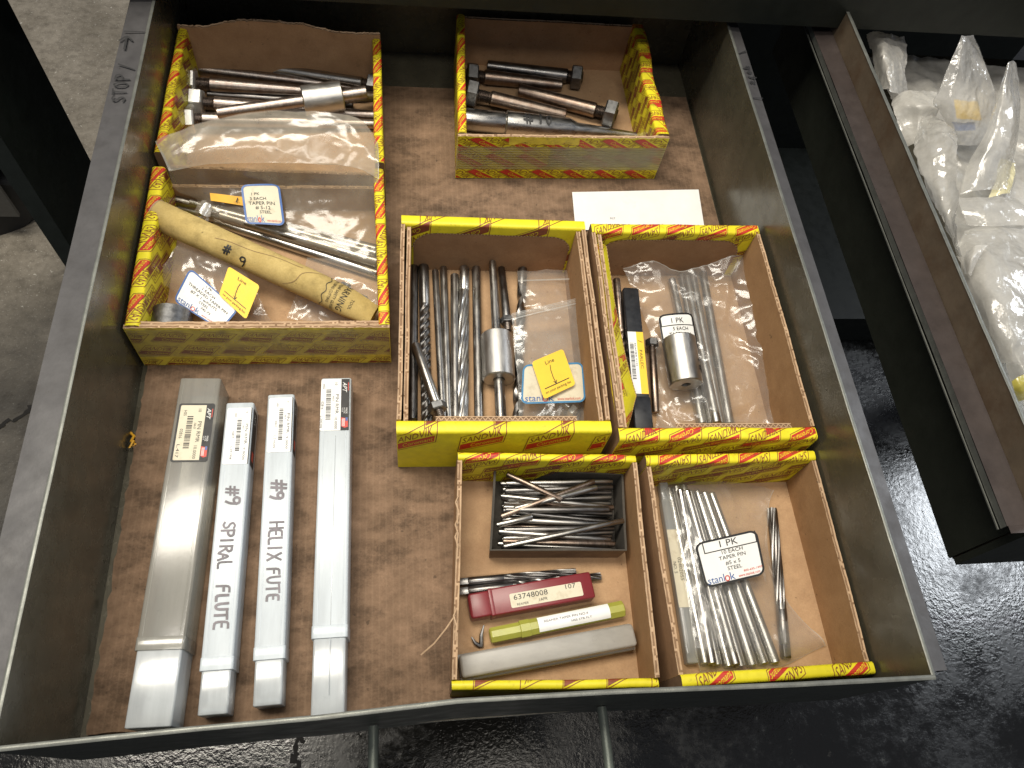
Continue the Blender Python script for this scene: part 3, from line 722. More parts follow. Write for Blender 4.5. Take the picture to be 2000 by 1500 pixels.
def flutes(parent, a, b, z, depth, n):
    """open corrugations showing along the top of a board"""
    fr_ = Frame(a, b); m = M(); L = fr_.L
    m.add(([fr_(0, 0, -.06), fr_(L, 0, -.06), fr_(L, depth, -.06), fr_(0, depth, -.06)], [(0, 1, 2, 3)]), 1)
    pts = []
    for i in range(n * 2 + 1): pts.append((L * i / (2 * n), depth * (.92 if i % 2 else .08)))
    for (x0, y0), (x1, y1) in zip(pts, pts[1:]):
        d = V((x1 - x0, y1 - y0)).normalized(); q = V((-d.y, d.x)) * .03
        for zz in (0,):
            m.add(([fr_(x0 - q.x, y0 - q.y, 0), fr_(x1 - q.x, y1 - q.y, 0), fr_(x1 + q.x, y1 + q.y, 0), fr_(x0 + q.x, y0 + q.y, 0)], [(0, 1, 2, 3)]), 0)
    for y in (0, depth): m.add(([fr_(0, y - .03, .003), fr_(L, y - .03, .003), fr_(L, y + .03, .003), fr_(0, y + .03, .003)], [(0, 1, 2, 3)]), 0)
    mk('corrugation', m, [K['edge_light'], K['edge_dark']], parent, smooth=0)
big = lambda x0=.8, y0=1.9: ((3.3, 4.6, 3.3), dict(rot=.50, x0=x0, y0=y0, alt=False))
small = lambda x0=.5, y0=.3: ((2.55, 2.9, 1.62), dict(rot=.40, x0=x0, y0=y0))
Cb, wf, wbk, cq = cross_box('yellow cardboard box of steel reamers and rods with a pierced collar', [(19.3, 35.7), (33.6, 35.35), (33.25, 16.95), (18.8, 17.3)], 6.0, .95, 20, big(1.2, 4.9), big(2.2, 5.0))
arch(wbk, Cb, 6, .9, wbk.L - .9, 5.0, 1.7)
ply(Cb, 'side_ply', cq[0] + V((.42, -1.0, 0)), cq[3] + V((.42, 1.0, 0)), (1, 0), 5.7, 61, 'kraft_wall', 'kraft_wall', torn=.07)
ply(Cb, 'side_ply', cq[2] + V((-.42, 1.0, 0)), cq[1] + V((-.42, -1.0, 0)), (-1, 0), 5.8, 63, 'kraft_wall', 'kraft_wall', torn=.07)
flutes(Cb, wf.fn(2.6, wf.tot - 5.45, .02), wf.fn(12.2, wf.tot - 5.45, .02), 0, .32, 26)
Db, wf, wbk, dq = cross_box('yellow cardboard box with a bent yellow side flap holding a black tube and bagged pins', [(34.1, 35.1), (48.0, 35.15), (47.95, 16.1), (33.72, 16.4)], 6.0, .95, 30, small(.2, 4.2), small(.9, .2))
arch(wbk, Db, 6, 1.0, wbk.L - 1.0, 5.1, 1.9)
ply(Db, 'side_ply', dq[0] + V((.42, -1.0, 0)), dq[3] + V((.42, 1.0, 0)), (1, 0), 5.8, 71, 'yellow_worn', 'kraft_wall', torn=.08)
flutes(Db, wf.fn(4.2, wf.tot - 5.45, .02), wf.fn(12.6, wf.tot - 5.45, .02), 0, .32, 22)
# the bent flap
FLP = [[V(P(x, y, z)) for x, y, z in r] for r in (
    [(1159, 478, 5.7), (1171, 580, 5.7), (1184, 680, 5.7), (1196, 770, 5.7), (1207, 838, 5.6)],
    [(1184, 481, 4.6), (1200, 590, 4.1), (1221, 695, 3.6), (1242, 774, 3.3), (1226, 838, 4.0)])]
def flap(u, v, l=0.0):
    x = min(max(u, 0), 1) * 4; i = min(int(x), 3); t = x - i; s_ = t * t * (3 - 2 * t) * .4 + t * .6
    a = FLP[0][i].lerp(FLP[0][i + 1], s_); b = FLP[1][i].lerp(FLP[1][i + 1], s_); n = V((.55, 0, .8))
    return a.lerp(b, v) + n * (l + .22 * math.sin(PI * v) + .05 * nz(u * 9, v * 2, 2))
fo = mk('side_flap', M().add(grid(lambda u, v: flap(u, v), 40, 8)), [K['yellow']], Db)
for x, y in ((.3, .9), (6.0, 1.9), (9.6, 1.6), (12.6, .2), (15.4, 2.2)):
    pr = Print(); logo(pr, x, y, 2.2, -.9)
    pr.cut([i for i in range(1, 16)], [1, 2, 3], (.1, 16.5, .05, 2.55)); pr.put('printed_lettering', lambda u, v, l: flap(u / 16.6, v / 2.6, l), inks(), fo, .02)
m = M().add(grid(lambda u, v: flap(u, 1, -.16 + .22 * v) if True else 0, 120, 1)); m.mi = [i % 2 for i in range(len(m.f))]
mk('raw_edge', m, [K['edge_light'], K['edge_dark']], Db, smooth=0)
Eb, wf, wbk, eq = cross_box('shallow yellow cardboard box holding a small tray of pins and plastic tool cases', [(22.85, 16.55), (35.1, 15.9), (34.5, .95), (21.9, 1.65)], 4.5, .55, 40, ((2.6, 2.7, 1.7), dict(rot=.4, y0=4.9)), small(.6, .4), fh=3.6,
    hl=lambda t: 4.3 - .6 * t, hr=lambda t: 3.9 + .6 * t)
Fb, wf, wbk, fq_ = cross_box('shallow yellow cardboard box holding bagged pins beside one loose helical reamer', [(35.75, 15.8), (48.15, 15.8), (48.1, .78), (35.6, .78)], 4.7, .75, 50, ((2.7, 4.4, 2.6), dict(rot=.62, y0=2.4)), small(.3, .2),
    hl=lambda t: 4.4 - .3 * t, hr=lambda t: 4.3 + .3 * t)
# frayed fibres on the torn side of the front box
rng = random.Random(11)
for k, yy in enumerate((3.2, 4.6, 9.5, 10.3, 11.8)):
    y = 1.65 + yy; x = 21.95 + yy * .06
    pts = [V((x + .1, y, 4.2)), V((x - .1, y - .5, 4.45)), V((x + .05, y - 1.1, 4.5)), V((x - .05, y - 1.9, 4.3))]
    if k == 0: pts = [V((x + .1, y + 1, 4.2)), V((x - .5, y + .2, 4.3)), V((x - 1.2, y - .5, 3.7)), V((x - 2.0, y - 1.0, 2.9))]
    mk('frayed_fibre', tube(pts, .05, 5), K['edge_light'], Eb)
# ------------------------------------------------------------------ steel
def zq(a, b): return V((0, 0, 1)).rotation_difference((V(b) - V(a)).normalized())
def rod(name, label, cat, a, b, prof, mat, group=None, seg=20):
    o = mk(name, lathe(prof, seg), K[mat]); o.location = V(a) * S; o.rotation_mode = 'QUATERNION'; o.rotation_quaternion = zq(a, b)
    return tag(o, label, cat, group)
def tprof(L, r0, r1, ch=.07): return [(r0 * .80, 0), (r0, ch), (r1, L - ch), (r1 * .80, L)]
def taper_pin(label, a, b, r0, r1, mat='steel', group=None):
    return rod('taper_pin', label, 'pin', a, b, tprof((V(b) - V(a)).length, r0, r1), mat, group)
def nut_mesh(z0, z1, R, bore=.0):
    c = .16 * R; rings = []
    for z, k in ((z0, .90), (z0 + c * .6, 1), (z1 - c * .6, 1), (z1, .90)):
        rings.append([(R * k * math.cos(PI * i / 3), R * k * math.sin(PI * i / 3), z) for i in range(6)])
    return loft(rings)
def thread_prof(z0, z1, r, pitch=.15):
    n = int((z1 - z0) / (pitch / 2)); return [(r if i % 2 else r * .86, z0 + (z1 - z0) * i / n) for i in range(n + 1)]
def nutted_pin(label, a, b, r0, r1, R, nh, tl, group=None, mat='steel_rusty', nmat='zinc', spin=0.0, tail=.12):
    """a is the nut end"""
    a, b = V(a), V(b); L = (b - a).length; q = zq(a, b); upv = q.inverted() @ V((0, -.45, 1)); q = q @ Euler((0, 0, math.atan2(upv.y, upv.x) - PI / 6 + spin - .25)).to_quaternion()
    r = root('threaded_taper_pin', label, 'pin', a, group, q)
    mk('nut', M().add(nut_mesh(0, nh, R)), K[nmat], r, smooth=25)
    mk('thread', lathe(thread_prof(-tail, nh + tl, r0 * .84), 18), K['thread'], r, smooth=0)
    mk('body', lathe([(r0 * .86, nh + tl - .01), (r0, nh + tl + .08), (r1, L - .08), (r1 * .82, L)], 24), K[mat], r)
    return r
def fluted(z0, z1, r0, r1, n, twist, depth, land=.35, step=.16):
    seg = n * 9; k = max(4, int((z1 - z0) / step)); rings = []
    for i in range(k + 1):
        t = i / k; z = z0 + (z1 - z0) * t; R = r0 + (r1 - r0) * t; ring = []
        for j in range(seg):
            th = 2 * PI * j / seg; c = (n * th / (2 * PI)) % 1.0
            g = max(0.0, math.sin(PI * min(1, c / (1 - land)))) if c < 1 - land else 0.0
            rr = R * (1 - depth * g ** .8 * min(1, t * 9 + .05)); ring.append((rr * math.cos(th + twist * z), rr * math.sin(th + twist * z), z))
        rings.append(ring)
    return loft(rings)
def reamer(label, a, b, r, n, twist, shank, depth, r1=None, mat='steel', group=None, tang=0.0, neck=True, land=.35):
    a, b = V(a), V(b); L = (b - a).length
    o = root('reamer', label, 'reamer', a, group, zq(a, b)); r1 = r1 or r
    t0 = tang
    if tang: mk('square_tang', M().add(loft([[(x * k, y * k, z) for x, y in rrect(r * 1.5, r * 1.5, .05, 2)] for z, k in ((0, .85), (.08, 1), (tang + .02, 1))])), K[mat], o, smooth=30)
    mk('shank', lathe([(r * .85, t0), (r, t0 + .08), (r, shank - .05), (r * .94, shank)], 22), K[mat], o)
    mk('flutes', M().add(fluted(shank - .02, L, r, r1, n, twist, depth, land)), K[mat], o, smooth=40)
    return o
def collar(label, a, b, R, bore, mat='steel', mark=None, group=None):
    a, b = V(a), V(b); L = (b - a).length; r = root('steel_collar', label, 'collar', a, group, zq(a, b))
    mk('body', lathe([(bore, .25), (bore, .02), (R * .93, 0), (R, .09), (R, L - .09), (R * .93, L), (bore, L - .02), (bore, L - .25)], 40, False), K[mat], r)
    mk('bore', lathe([(bore * .995, .2), (bore * .995, L - .2)], 24, False), K['hole'], r)
    return r

FZ = .30
# --- back left box: long nutted pins
g = 'long nutted taper pins in the back left box'
nutted_pin('long taper pin with a white faced nut near the yellow side wall, topmost row', P(357, 160, 1.75), P(715, 187, .9), .63, .40, 1.28, 1.2, 1.1, g, 'steel_rusty', 'zinc', .3)
nutted_pin('taper pin with a white faced nut half under another pin in the back left box', P(371, 199, 1.5), P(736, 226, .8), .63, .42, 1.22, 1.15, .9, g, 'steel_rusty', 'zinc', .1)
nutted_pin('taper pin with a grey nut just under the amber bag edge', P(354, 232, 1.5), P(735, 243, .8), .63, .42, 1.22, 1.15, .6, g, 'steel_rusty', 'zinc', .5)
nutted_pin('taper pin with its nut against the right wall lying along the torn back', P(738, 166, 1.65), P(474, 126, 1.0), .50, .54, 1.0, .9, .55, g, 'steel', 'nut_dark', .2)
taper_pin('plain rust tinted taper pin lying behind the nutted ones', P(363, 132, 1.0), P(700, 172, .75), .52, .40, 'steel_rusty', g)
taper_pin('thin dark pin lying low between the nutted pins', P(405, 183, .75), P(690, 205, .7), .34, .28, 'steel_dark', g)
taper_pin('short rusty pin end showing beyond the steel collar', P(672, 192, 2.2), P(742, 188, 1.6), .5, .46, 'steel_rusty', g)
a, b = P(424, 221, 2.35), P(716, 180, 3.0)
taper_pin('long rust tinted taper pin threaded through a bright steel collar', a, b, .50, .58, 'steel_rusty', g)
e = (b - a).normalized(); c = P(631, 192, 2.78); t = (c - a).dot(e)
collar('bright smooth steel collar slid on a long pin in the back left box', a + e * (t - 1.75), a + e * (t + 1.75), 1.30, .62, 'steel_satin')
# --- back right box: short nutted pins
g = 'short nutted taper pins in the back right box'
nutted_pin('short dark nutted pin lying deepest along the back wall', P(1136, 152, 1.3), P(952, 128, .8), .68, .52, 1.2, 1.05, .35, g, 'steel_dark', 'nut_dark', .2)
nutted_pin('dark short pin with its nut against the left yellow wall', P(912, 146, 1.35), P(1097, 167, .85), .68, .58, 1.2, 1.05, .6, g, 'steel_brown', 'nut_dark', .3)
nutted_pin('brown short pin with a long thread and dark nut by the left wall', P(910, 180, 2.0), P(1104, 226, 1.0), .68, .62, 1.25, 1.1, 1.25, g, 'steel_brown', 'nut_dark', .1)
nutted_pin('brown short pin whose large dark nut points to the right wall', P(1203, 226, 1.45), P(1014, 177, 1.0), .70, .66, 1.35, 1.15, .85, g, 'steel_brown', 'nut_dark', .4)
a, b = P(900, 232, 1.4), P(1262, 268, .75); L = (b - a).length
rb = root('tapered_arbor', 'bright stepped steel arbor marked in black along the taped front wall', 'arbor', a, None, zq(a, b))
mk('shank', lathe([(.90, 0), (1.0, .1), (1.0, 4.0), (.92, 4.15)], 32), K['steel_bright'], rb)
mk('body', lathe([(.95, 4.1), (1.14, 4.25), (1.05, 10.2), (.72, 11.0), (.30, L)], 32), K['steel_bright'], rb)
pr = Print(); hand(pr, '# 10', 0, 0, .95, .19, seed=2)
up = rb.rotation_quaternion.inverted() @ V((0, -.28, 1)); th0 = math.atan2(up.y, up.x)
def cyl_map(R, z0, th0, sg=1): return lambda u, v, l: (( R + l) * math.cos(th0 + sg * v / R), (R + l) * math.sin(th0 + sg * v / R), z0 + u)
pr.cut([.5 * i for i in range(1, 10)], [.25, .5, .75]); pr.put('pen_mark', cyl_map(1.13, 5.7, th0 - .55), [K['black']], rb, .03)

# --- middle left box: rods and reamers
g = 'steel rods in the reamer box'
def flat(x0, y0, x1, y1, r, dz=0.0, dz1=None): return P(x0, y0, FZ + r + dz), P(x1, y1, FZ + r + (dz if dz1 is None else dz1))
taper_pin('long plain rod pressed against the left wall of the reamer box', *flat(809, 512, 806, 822, .36), .33, .37, 'steel_dark', g)
reamer('spiral fluted reamer with coarse twisted flutes beside the left wall rod', *flat(827, 506, 834, 828, .42), .42, 4, 2.1, 4.6, .32, .42, 'steel_dark', 'fluted reamers in the reamer box', land=.45)
taper_pin('thin plain rod lying just right of the coarse spiral reamer', *flat(850, 528, 866, 826, .29), .27, .31, 'steel', g)
taper_pin('plain rod with its far end against the back wall, second from the coarse reamer', *flat(866, 516, 876, 824, .30, .0), .30, .29, 'steel', g)
taper_pin('shorter plain rod touching the slow helix reamer', *flat(888, 537, 890, 818, .36), .35, .36, 'steel', g)
reamer('bright slow helix reamer in the middle of the reamer box', *flat(907, 522, 904, 826, .40, .12), .40, 6, .35, 2.4, .26, .42, 'steel_bright', 'fluted reamers in the reamer box')
taper_pin('greenish plain rod between the helix reamer and the pierced collar', *flat(930, 520, 936, 826, .37), .36, .37, 'steel', g)
a, b = P(962, 511, 1.7), P(979, 824, 1.35)
taper_pin('tapered rod passing through the heavy collar', a, b, .30, .42, 'steel', g)
e = (b - a).normalized(); c = P(972, 697, 1.55); t = (c - a).dot(e)
collar('heavy dull steel collar with a rod through it in the reamer box', a + e * (t - 1.95), a + e * (t + 1.95), 1.24, .45, 'steel_satin')
nutted_pin('slim dark pin with a small nut resting against the heavy collar', P(991, 632, 1.6), P(979, 521, .7), .34, .30, .55, .55, .05, g, 'steel_dark', 'nut_dark', .2, .75)
reamer('dark spiral drill half hidden under the zip bags', *flat(1021, 513, 1010, 822, .38), .38, 2, 1.3, 2.4, .35, .38, 'steel_dark', 'fluted reamers in the reamer box', land=.35)
nutted_pin('short pin with a nut lying slanted across the reamers', P(857, 803, 1.9), P(811, 672, 1.45), .40, .34, .72, .62, .05, g, 'steel', 'nut_dark', .3, .55)
taper_pin('bright thin rod peeping out beside the zip bag', *flat(1016, 770, 1013, 826, .25), .25, .25, 'steel_bright', g)

# --- small grey tray with loose pins
TR = Frame(P(957, 1090, FZ), P(1213, 1106, FZ)); TRL = TR.L
ta, tb = P(960, 1074, 2.4), P(1224, 1074, 2.4)
q4 = [P(956, 1076, 2.35), P(1224, 1076, 2.35), P(1217, 927, 2.35), P(965, 911, 2.35)]
tr = root('pin_tray', 'small dark grey cardboard tray packed with thin steel pins', 'tray', V((sum(p.x for p in q4) / 4, sum(p.y for p in q4) / 4, FZ)))
cen = ORG[tr.name].copy()
def tray_pt(u, v, z, k=0.0):
    a = q4[0].lerp(q4[1], u); b = q4[3].lerp(q4[2], u); p = a.lerp(b, v); d = V((cen.x - p.x, cen.y - p.y, 0))
    s = .965 + .035 * (z / 2.4); p = V((cen.x - d.x * s, cen.y - d.y * s, 0)) + d.normalized() * k
    return V((p.x, p.y, z))
wl = [((0, 0), (1, 0)), ((1, 0), (1, 1)), ((1, 1), (0, 1)), ((0, 1), (0, 0))]
for (a0, b0), (a1, b1) in wl:
    m = M(); inn = .16
    fo_ = lambda u, v, k: tray_pt(a0 + (a1 - a0) * u, b0 + (b1 - b0) * u, FZ + .03 + (2.1 + .06 * nz(u * 6, a0 + 2 * b0)) * v, k)
    m.add(grid(lambda u, v: fo_(u, v, 0), 16, 3), 0); m.add(grid(lambda u, v: fo_(u, v, inn), 16, 3), 1); m.add(grid(lambda u, v: fo_(u, 1, inn * v), 16, 1), 2)
    mk('side_wall', m, [K['grey_card_out'], K['grey_card'], K['grey_card']], tr)
m = M().add(grid(lambda u, v: tray_pt(.015 + .97 * u, .02 + .96 * v, FZ + .06), 4, 4)); mk('bottom', m, K['grey_card'], tr)
rng = random.Random(4); pin_src = None; cnt = 0
TL = {'steel': 'thin grey steel pin in the heap in the small grey tray', 'steel_brown': 'thin brown tinted pin in the heap in the small grey tray', 'steel_dark': 'thin dark steel pin in the heap in the small grey tray'}
def tray_pin(u0, v0, u1, v1, z0, z1, r=.20, label=None):
    global pin_src, cnt
    a, b = tray_pt(u0, v0, z0), tray_pt(u1, v1, z1); mt = ('steel', 'steel_brown', 'steel', 'steel_dark')[cnt % 4]; cnt += 1
    taper_pin(label or TL[mt], a, b, r * .88, r * 1.05, mt, 'thin pins in the small grey tray')
z = FZ + .48
for layer in range(4):
    n = (11, 11, 11, 10)[layer]
    for i in range(n):
        v = .075 + .85 * (i + (.5 if layer % 2 else 0)) / n; du = rng.uniform(-.03, .03); tl = rng.uniform(-.028, .028) if layer < 2 else rng.uniform(-.06, .06)
        if layer == 3 and i in (4, 7): continue
        f = rng.random() < .5
        u0, u1 = .055 + max(0, du) + rng.uniform(0, .05), .93 + min(0, du)
        p = (u0, v + tl, u1, v - tl) if f else (u1, v - tl, u0, v + tl)
        zz = z + .36 * layer + .03 * rng.random(); tray_pin(p[0], min(.95, max(.05, p[1])), p[2], min(.95, max(.05, p[3])), zz, zz + rng.uniform(-.03, .06))
zt = z + 1.50
for p, lb_ in (((.07, .40, .77, .88), 'longer of two parallel pins slanting across the top of the tray heap'), ((.17, .50, .79, .80), 'shorter of two parallel pins slanting across the top of the tray heap'),
        ((.10, .48, .88, .52), 'pin lying level over the middle of the tray heap'), ((.10, .05, .985, .38), 'topmost pin slanting from the tray front wall to its torn side slit'),
        ((.10, .92, .52, .62), 'pin slanting down from the tray back corner under the crossed pair'), ((.04, .30, .30, .40), 'pin end poking out below the crossed pair by the tray side')):
    tray_pin(p[0], p[1], p[2], p[3], zt, zt + .12, .21, lb_)
# --- loose reamers in the shallow front box
reamer('small straight shank reamer with pointed tip, the upper of two below the tray', P(892, 1138, .68), P(1124, 1117, .60), .30, 6, .45, 3.2, .26, .26, 'steel_dark', 'two small reamers below the tray', .75)
reamer('small reamer with bright spiral flutes touching the red case', P(892, 1157, .70), P(1173, 1126, .62), .33, 5, .85, 3.8, .30, .28, 'steel_dark', 'two small reamers below the tray', .75)
reamer('long loose helical reamer lying beside the bag of pins', P(1535, 1286, .66), P(1508, 994, .66), .36, 6, .30, 3.2, .24, .36, 'steel_dark', None, .85)

# ------------------------------------------------------------------ plastic tool tubes
def tool_tube(label, pt, pb, w, joint, mat, matin, group='plastic reamer tubes on the drawer liner'):
    h = w; A, B = P(*pt, h), P(*pb, h); A.z = B.z = .0
    f = Frame(A, B); r = root('reamer_tube', label, 'tube', A, group)
    uj = (P(joint[0], joint[1], h) - A).dot(f.e); uj = max(2, uj)
    mk('sleeve', M().add(bar(f, 0, uj, w, .01, h, .17, .07)), K[mat], r, smooth=50)
    mk('collar_band', M().add(bar(f, uj - .75, uj + .02, w + .07, -.0, h + .035, .18, .02)), K[mat], r, smooth=50)
    mk('inner_tube', M().add(bar(f, uj - .6, f.L, w - .18, .06, h - .09, .15, .07)), K[matin], r, smooth=50)
    mk('end_plug', M().add(bar(f, f.L - .42, f.L - .16, w - .40, .2, h - .16, .2, .05)), K[mat], r, smooth=50)
    for s in (-1, 1):   # moulded corner ribs catching light
        mk('corner_rib', M().add(bar(Frame(f(.3, s * (w / 2 - .30), h - .03), f(uj - .8, s * (w / 2 - .30), h - .03)), 0, uj - 1.1, .07, -.02, .045, .015, .02)), K[mat], r)
    return r, f, h
def tmap(f, u0, h, vs=1): return lambda u, v, l: f(u0 + u, v * vs, h + .01 + l)
def tube_label(r, f, h, u0, Lb, v0, v1, size, num, code, hand_no, aged=False, black_side=1, strip=.42):
    # reading direction runs down the tube, letters' tops to the right of the photograph: +v is the frame's left
    pr = Print(); Wd = v1 - v0
    pr.rrect(0, Lb, v0, v1, .14, 4 if aged else 0, 0)
    k = Wd / 2.0
    if strip > 0: pr.rect(.0, Lb, v1 - strip, v1, 1, .6)
    t = v1 - strip
    pr.text(size, .30, t - .45 * k, .20 * k, mi=1); pr.text('PIN RMR', 1.25, t - .38 * k, .24 * k, 1.55, mi=1); pr.text('/66.' + size[-1], 1.35, t - .60 * k, .15 * k, mi=1); pr.text(num, 3.05, t - .42 * k, .20 * k, .95, mi=1)
    pr.bars(.85, 3.3, t - 1.05 * k, t - .70 * k, 1, 1, len(code) + int(code[-1]))
    pr.text('HSS', .40, t - 1.30 * k, .18 * k, mi=1); pr.text(code, 1.8, t - 1.38 * k, .19 * k, mi=1); pr.text(hand_no, 2.95, t - 1.42 * k, .18 * k, .95, mi=1)
    if strip > .3:
        pr.text('APT', .25, v1 - strip * .82, strip * .55, .75, mi=0, shear=.35, lay=2); pr.rect(.3, .95, v1 - strip * .18, v1 - strip * .08, 2, 2)
        pr.text('MADE', 2.35, v1 - strip * .40, strip * .22, mi=0, lay=2); pr.text('IN THE', 2.35, v1 - strip * .65, strip * .18, mi=0, lay=2); pr.text('U.S.A.', 2.35, v1 - strip * .88, strip * .18, mi=0, lay=2)
        fx = Lb - 1.0; pr.poly([(fx, v1 - strip * .95), (fx + .7, v1 - strip * .9), (fx + .82, v1 - strip * .5), (fx + .75, v1 - strip * .1), (fx + .1, v1 - strip * .12)], 2, 2)
        pr.rect(fx + .02, fx + .28, v1 - strip * .42, v1 - strip * .15, 3, 3)
        for i in range(3): pr.rect(fx + .1, fx + .7, v1 - strip * (.55 + .13 * i), v1 - strip * (.50 + .13 * i), 0, 3)
    if aged:
        pr.frame(-.12, Lb + .12, v0 - .12, v1 + .05, .16, .13, 1, .7)
    pr.put('sticker', tmap(f, u0, h), [K['label'], K['black'], K['red'], K['label_blue'], K['label_aged']], r, .02)
    if strip < .3:
        sp_ = Print().rrect(0, Lb, 0, h * .62, .12, 0, 0); sp_.text('APT', .3, h * .2, .36, mi=1); sp_.rect(Lb - 1.1, Lb - .4, h * .15, h * .45, 2, 1)
        sp_.put('sticker_side', lambda u, v, l: f(u0 + u, h / 2 + .01 + l, h * .93 - v), [K['black'], K['label'], K['red']], r, .012)
t1, f1, h1 = tool_tube('large smoky clear square tube with an aged label, nearest the drawer wall', (392, 738), (287, 1421), 2.75, (320, 1268), 'tube_clear', 'tube_inner')
tube_label(t1, f1, h1, 2.15, 4.1, -1.0, 1.2, '10', '10.0000', '02816', 'L.417', True, strip=.5)
t2, f2, h2 = tool_tube('milky square tube handwritten with spiral flute', (469, 786), (414, 1396), 1.9, (424, 1308), 'tube_milky', 'tube_inner')
tube_label(t2, f2, h2, .45, 4.25, -.80, .88, '9', '9.0000', '02815', 'L.391908', strip=.06)
t3, f3, h3 = tool_tube('milky square tube handwritten with helix and a misspelled flute', (549, 770), (521, 1378), 1.85, (528, 1287), 'tube_milky', 'tube_inner')
tube_label(t3, f3, h3, .30, 4.20, -.78, .86, '9', '9.0000', '02815', 'L.210206', strip=.06)
t4, f4, h4 = tool_tube('widest milky square tube without handwriting, beside the bare liner', (657, 738), (639, 1407), 2.15, (644, 1245), 'tube_milky', 'tube_inner')
tube_label(t4, f4, h4, .12, 4.1, -1.05, .95, '10', '10.0000', '02816', 'L.200206', strip=.58)
mk('mould_seam', M().add(bar(Frame(f4(4.6, .05, h4), f4(f4.L - 1, .05, h4)), 0, f4.L - 6.0, .05, -.02, .03, .01, .01)), K['tube_inner'], t4)
def ufor(f, px, py, h): return (P(px, py, h) - f.a).dot(f.e)
pr = Print(); u0 = ufor(f2, 455, 950, h2)
hand(pr, '#9', 0, -.36, .85, .15, seed=4, adv=.85); hand(pr, 'SPIRAL', 2.45, -.40, .80, .14, seed=8, adv=.66, slope=-.02); hand(pr, 'FLUTE', 6.55, -.42, .82, .15, seed=9, adv=.72, slope=.03)
pr.put('handwriting', tmap(f2, u0, h2), [K['marker']], t2, .02)
pr = Print(); u0 = ufor(f3, 545, 938, h3)
hand(pr, '#9', 0, -.38, .95, .16, seed=5, adv=.82); hand(pr, 'HELIX', 2.85, -.36, .82, .135, seed=6, adv=.62); hand(pr, 'FUTE', 5.95, -.34, .80, .14, seed=7, adv=.70, slope=.02)
pr.put('handwriting', tmap(f3, u0, h3), [K['marker']], t3, .02)

# ------------------------------------------------------------------ cases in the shallow front box
f = Frame(P(914, 1192, FZ), P(1150, 1150, FZ)); f.a.z = FZ
r = root('tool_case', 'red plastic tool case with a worn paper label', 'case', f.a)
mk('body', M().add(bar(f, 1.4, f.L, 1.75, .02, 1.35, .12, .12)), K['red_plastic'], r, smooth=50)
mk('cap', M().add(bar(f, 0, 1.6, 1.62, .06, 1.28, .14, .18)), K['red_plastic'], r, smooth=50)
mk('cap_band', M().add(bar(f, 1.36, 1.62, 1.80, .01, 1.39, .12, .03)), K['red_plastic'], r, smooth=50)
pr = Print().rrect(2.7, 7.6, -.62, .30, .1, 0, 0); pr.text('63748008', 2.95, -.14, .36, 2.3, mi=1); pr.text('107', 6.5, -.02, .32, .7, mi=1); pr.text('1APR', 4.6, -.48, .2, mi=1); pr.text('REAMER', 3.1, -.52, .16, mi=1)
pr.put('label', lambda u, v, l: f(u, v, 1.36 + l), [K['label_aged'], K['black']], r, .015)
f = Frame(P(956, 1243, FZ + .35), P(1216, 1190, FZ + .35)); f.a.z = FZ
r = root('tool_case', 'yellow green octagonal plastic tool case with a stained paper label', 'case', f.a)
oc = [(.55 * math.cos(PI / 8 + PI / 4 * k) , .55 * math.sin(PI / 8 + PI / 4 * k)) for k in range(8)]
mk('body', M().add(bar(f, 2.1, f.L, 1.1, .02, 1.06, .1, .08, poly=oc)), K['green_plastic'], r, smooth=25)
oc2 = [(x * .92, y * .92) for x, y in oc]
mk('cap', M().add(bar(f, 0, 2.4, 1.0, .02, 1.02, .1, .12, poly=oc2)), K['green_plastic'], r, smooth=25)
mk('cap_band', M().add(bar(f, 2.0, 2.7, 1.15, .0, 1.08, .1, .05, poly=[(x * 1.06, y * 1.06) for x, y in oc])), K['green_plastic'], r, smooth=25)
lb = M().add(grid(lambda u, v: f(3.2 + 4.9 * u, .60 * math.cos(PI * (.22 + .56 * v)), .54 + .585 * math.sin(PI * (.22 + .56 * v))), 12, 8)); lo = mk('label', lb, K['label'], r)
pr = Print(); pr.text('REAMER TAPER PIN NO.4', .2, .05, .18, 3.0, mi=0); pr.text('HSS STR FLT', 2.0, -.25, .14, 1.4, mi=0); pr.cut([], [0])
pr.put('printed_lettering', lambda u, v, l: f(3.4 + u, v * .9, 1.125 - abs(v) * .12 + l), [K['marker']], lo, .03)
f = Frame(P(897, 1308, FZ + .1), P(1230, 1246, FZ + .1)); f.a.z = FZ
r = root('tool_case', 'long grey translucent plastic case with a yellowed strip on its side', 'case', f.a)
mk('lid', M().add(bar(f, 0, f.L, 1.5, .62, 1.55, .20, .18, poly=[(x, y) for x, y in rrect(1.42, .93, .18, 4)])), K['grey_case'], r, smooth=50)
mk('base', M().add(bar(f, .0, f.L, 1.62, .02, .66, .10, .12)), K['grey_case'], r, smooth=50)
mk('seam', M().add(bar(f, -.02, f.L + .02, 1.68, .58, .68, .04, .03)), K['grey_case'], r)
pr = Print().rect(2.4, 9.9, .10, .52, 0, 0); pr.text('BRIDGE REAMERS', 4.6, .20, .22, 3.2, mi=1)
pr.put('label', lambda u, v, l: f(u, -.81 - l, v), [K['label_aged'], K['black']], r, .012)
clips = [P(944, 1222, .9), P(941, 1240, .75), P(938, 1255, .5)]
o = mk('wire_clip', M().add(tube([P(945, 1221, 1.0), P(940, 1240, .8), P(940, 1262, .45)], .13, 6, [.05, .12, .16])).add(tube([P(921, 1244, .7), P(928, 1256, .6), P(938, 1262, .45)], .13, 6, [.05, .12, .14])), K['steel_dark'], at=P(938, 1260, FZ))
tag(o, 'tiny bent dark metal clip sticking out behind the grey case', 'clip')
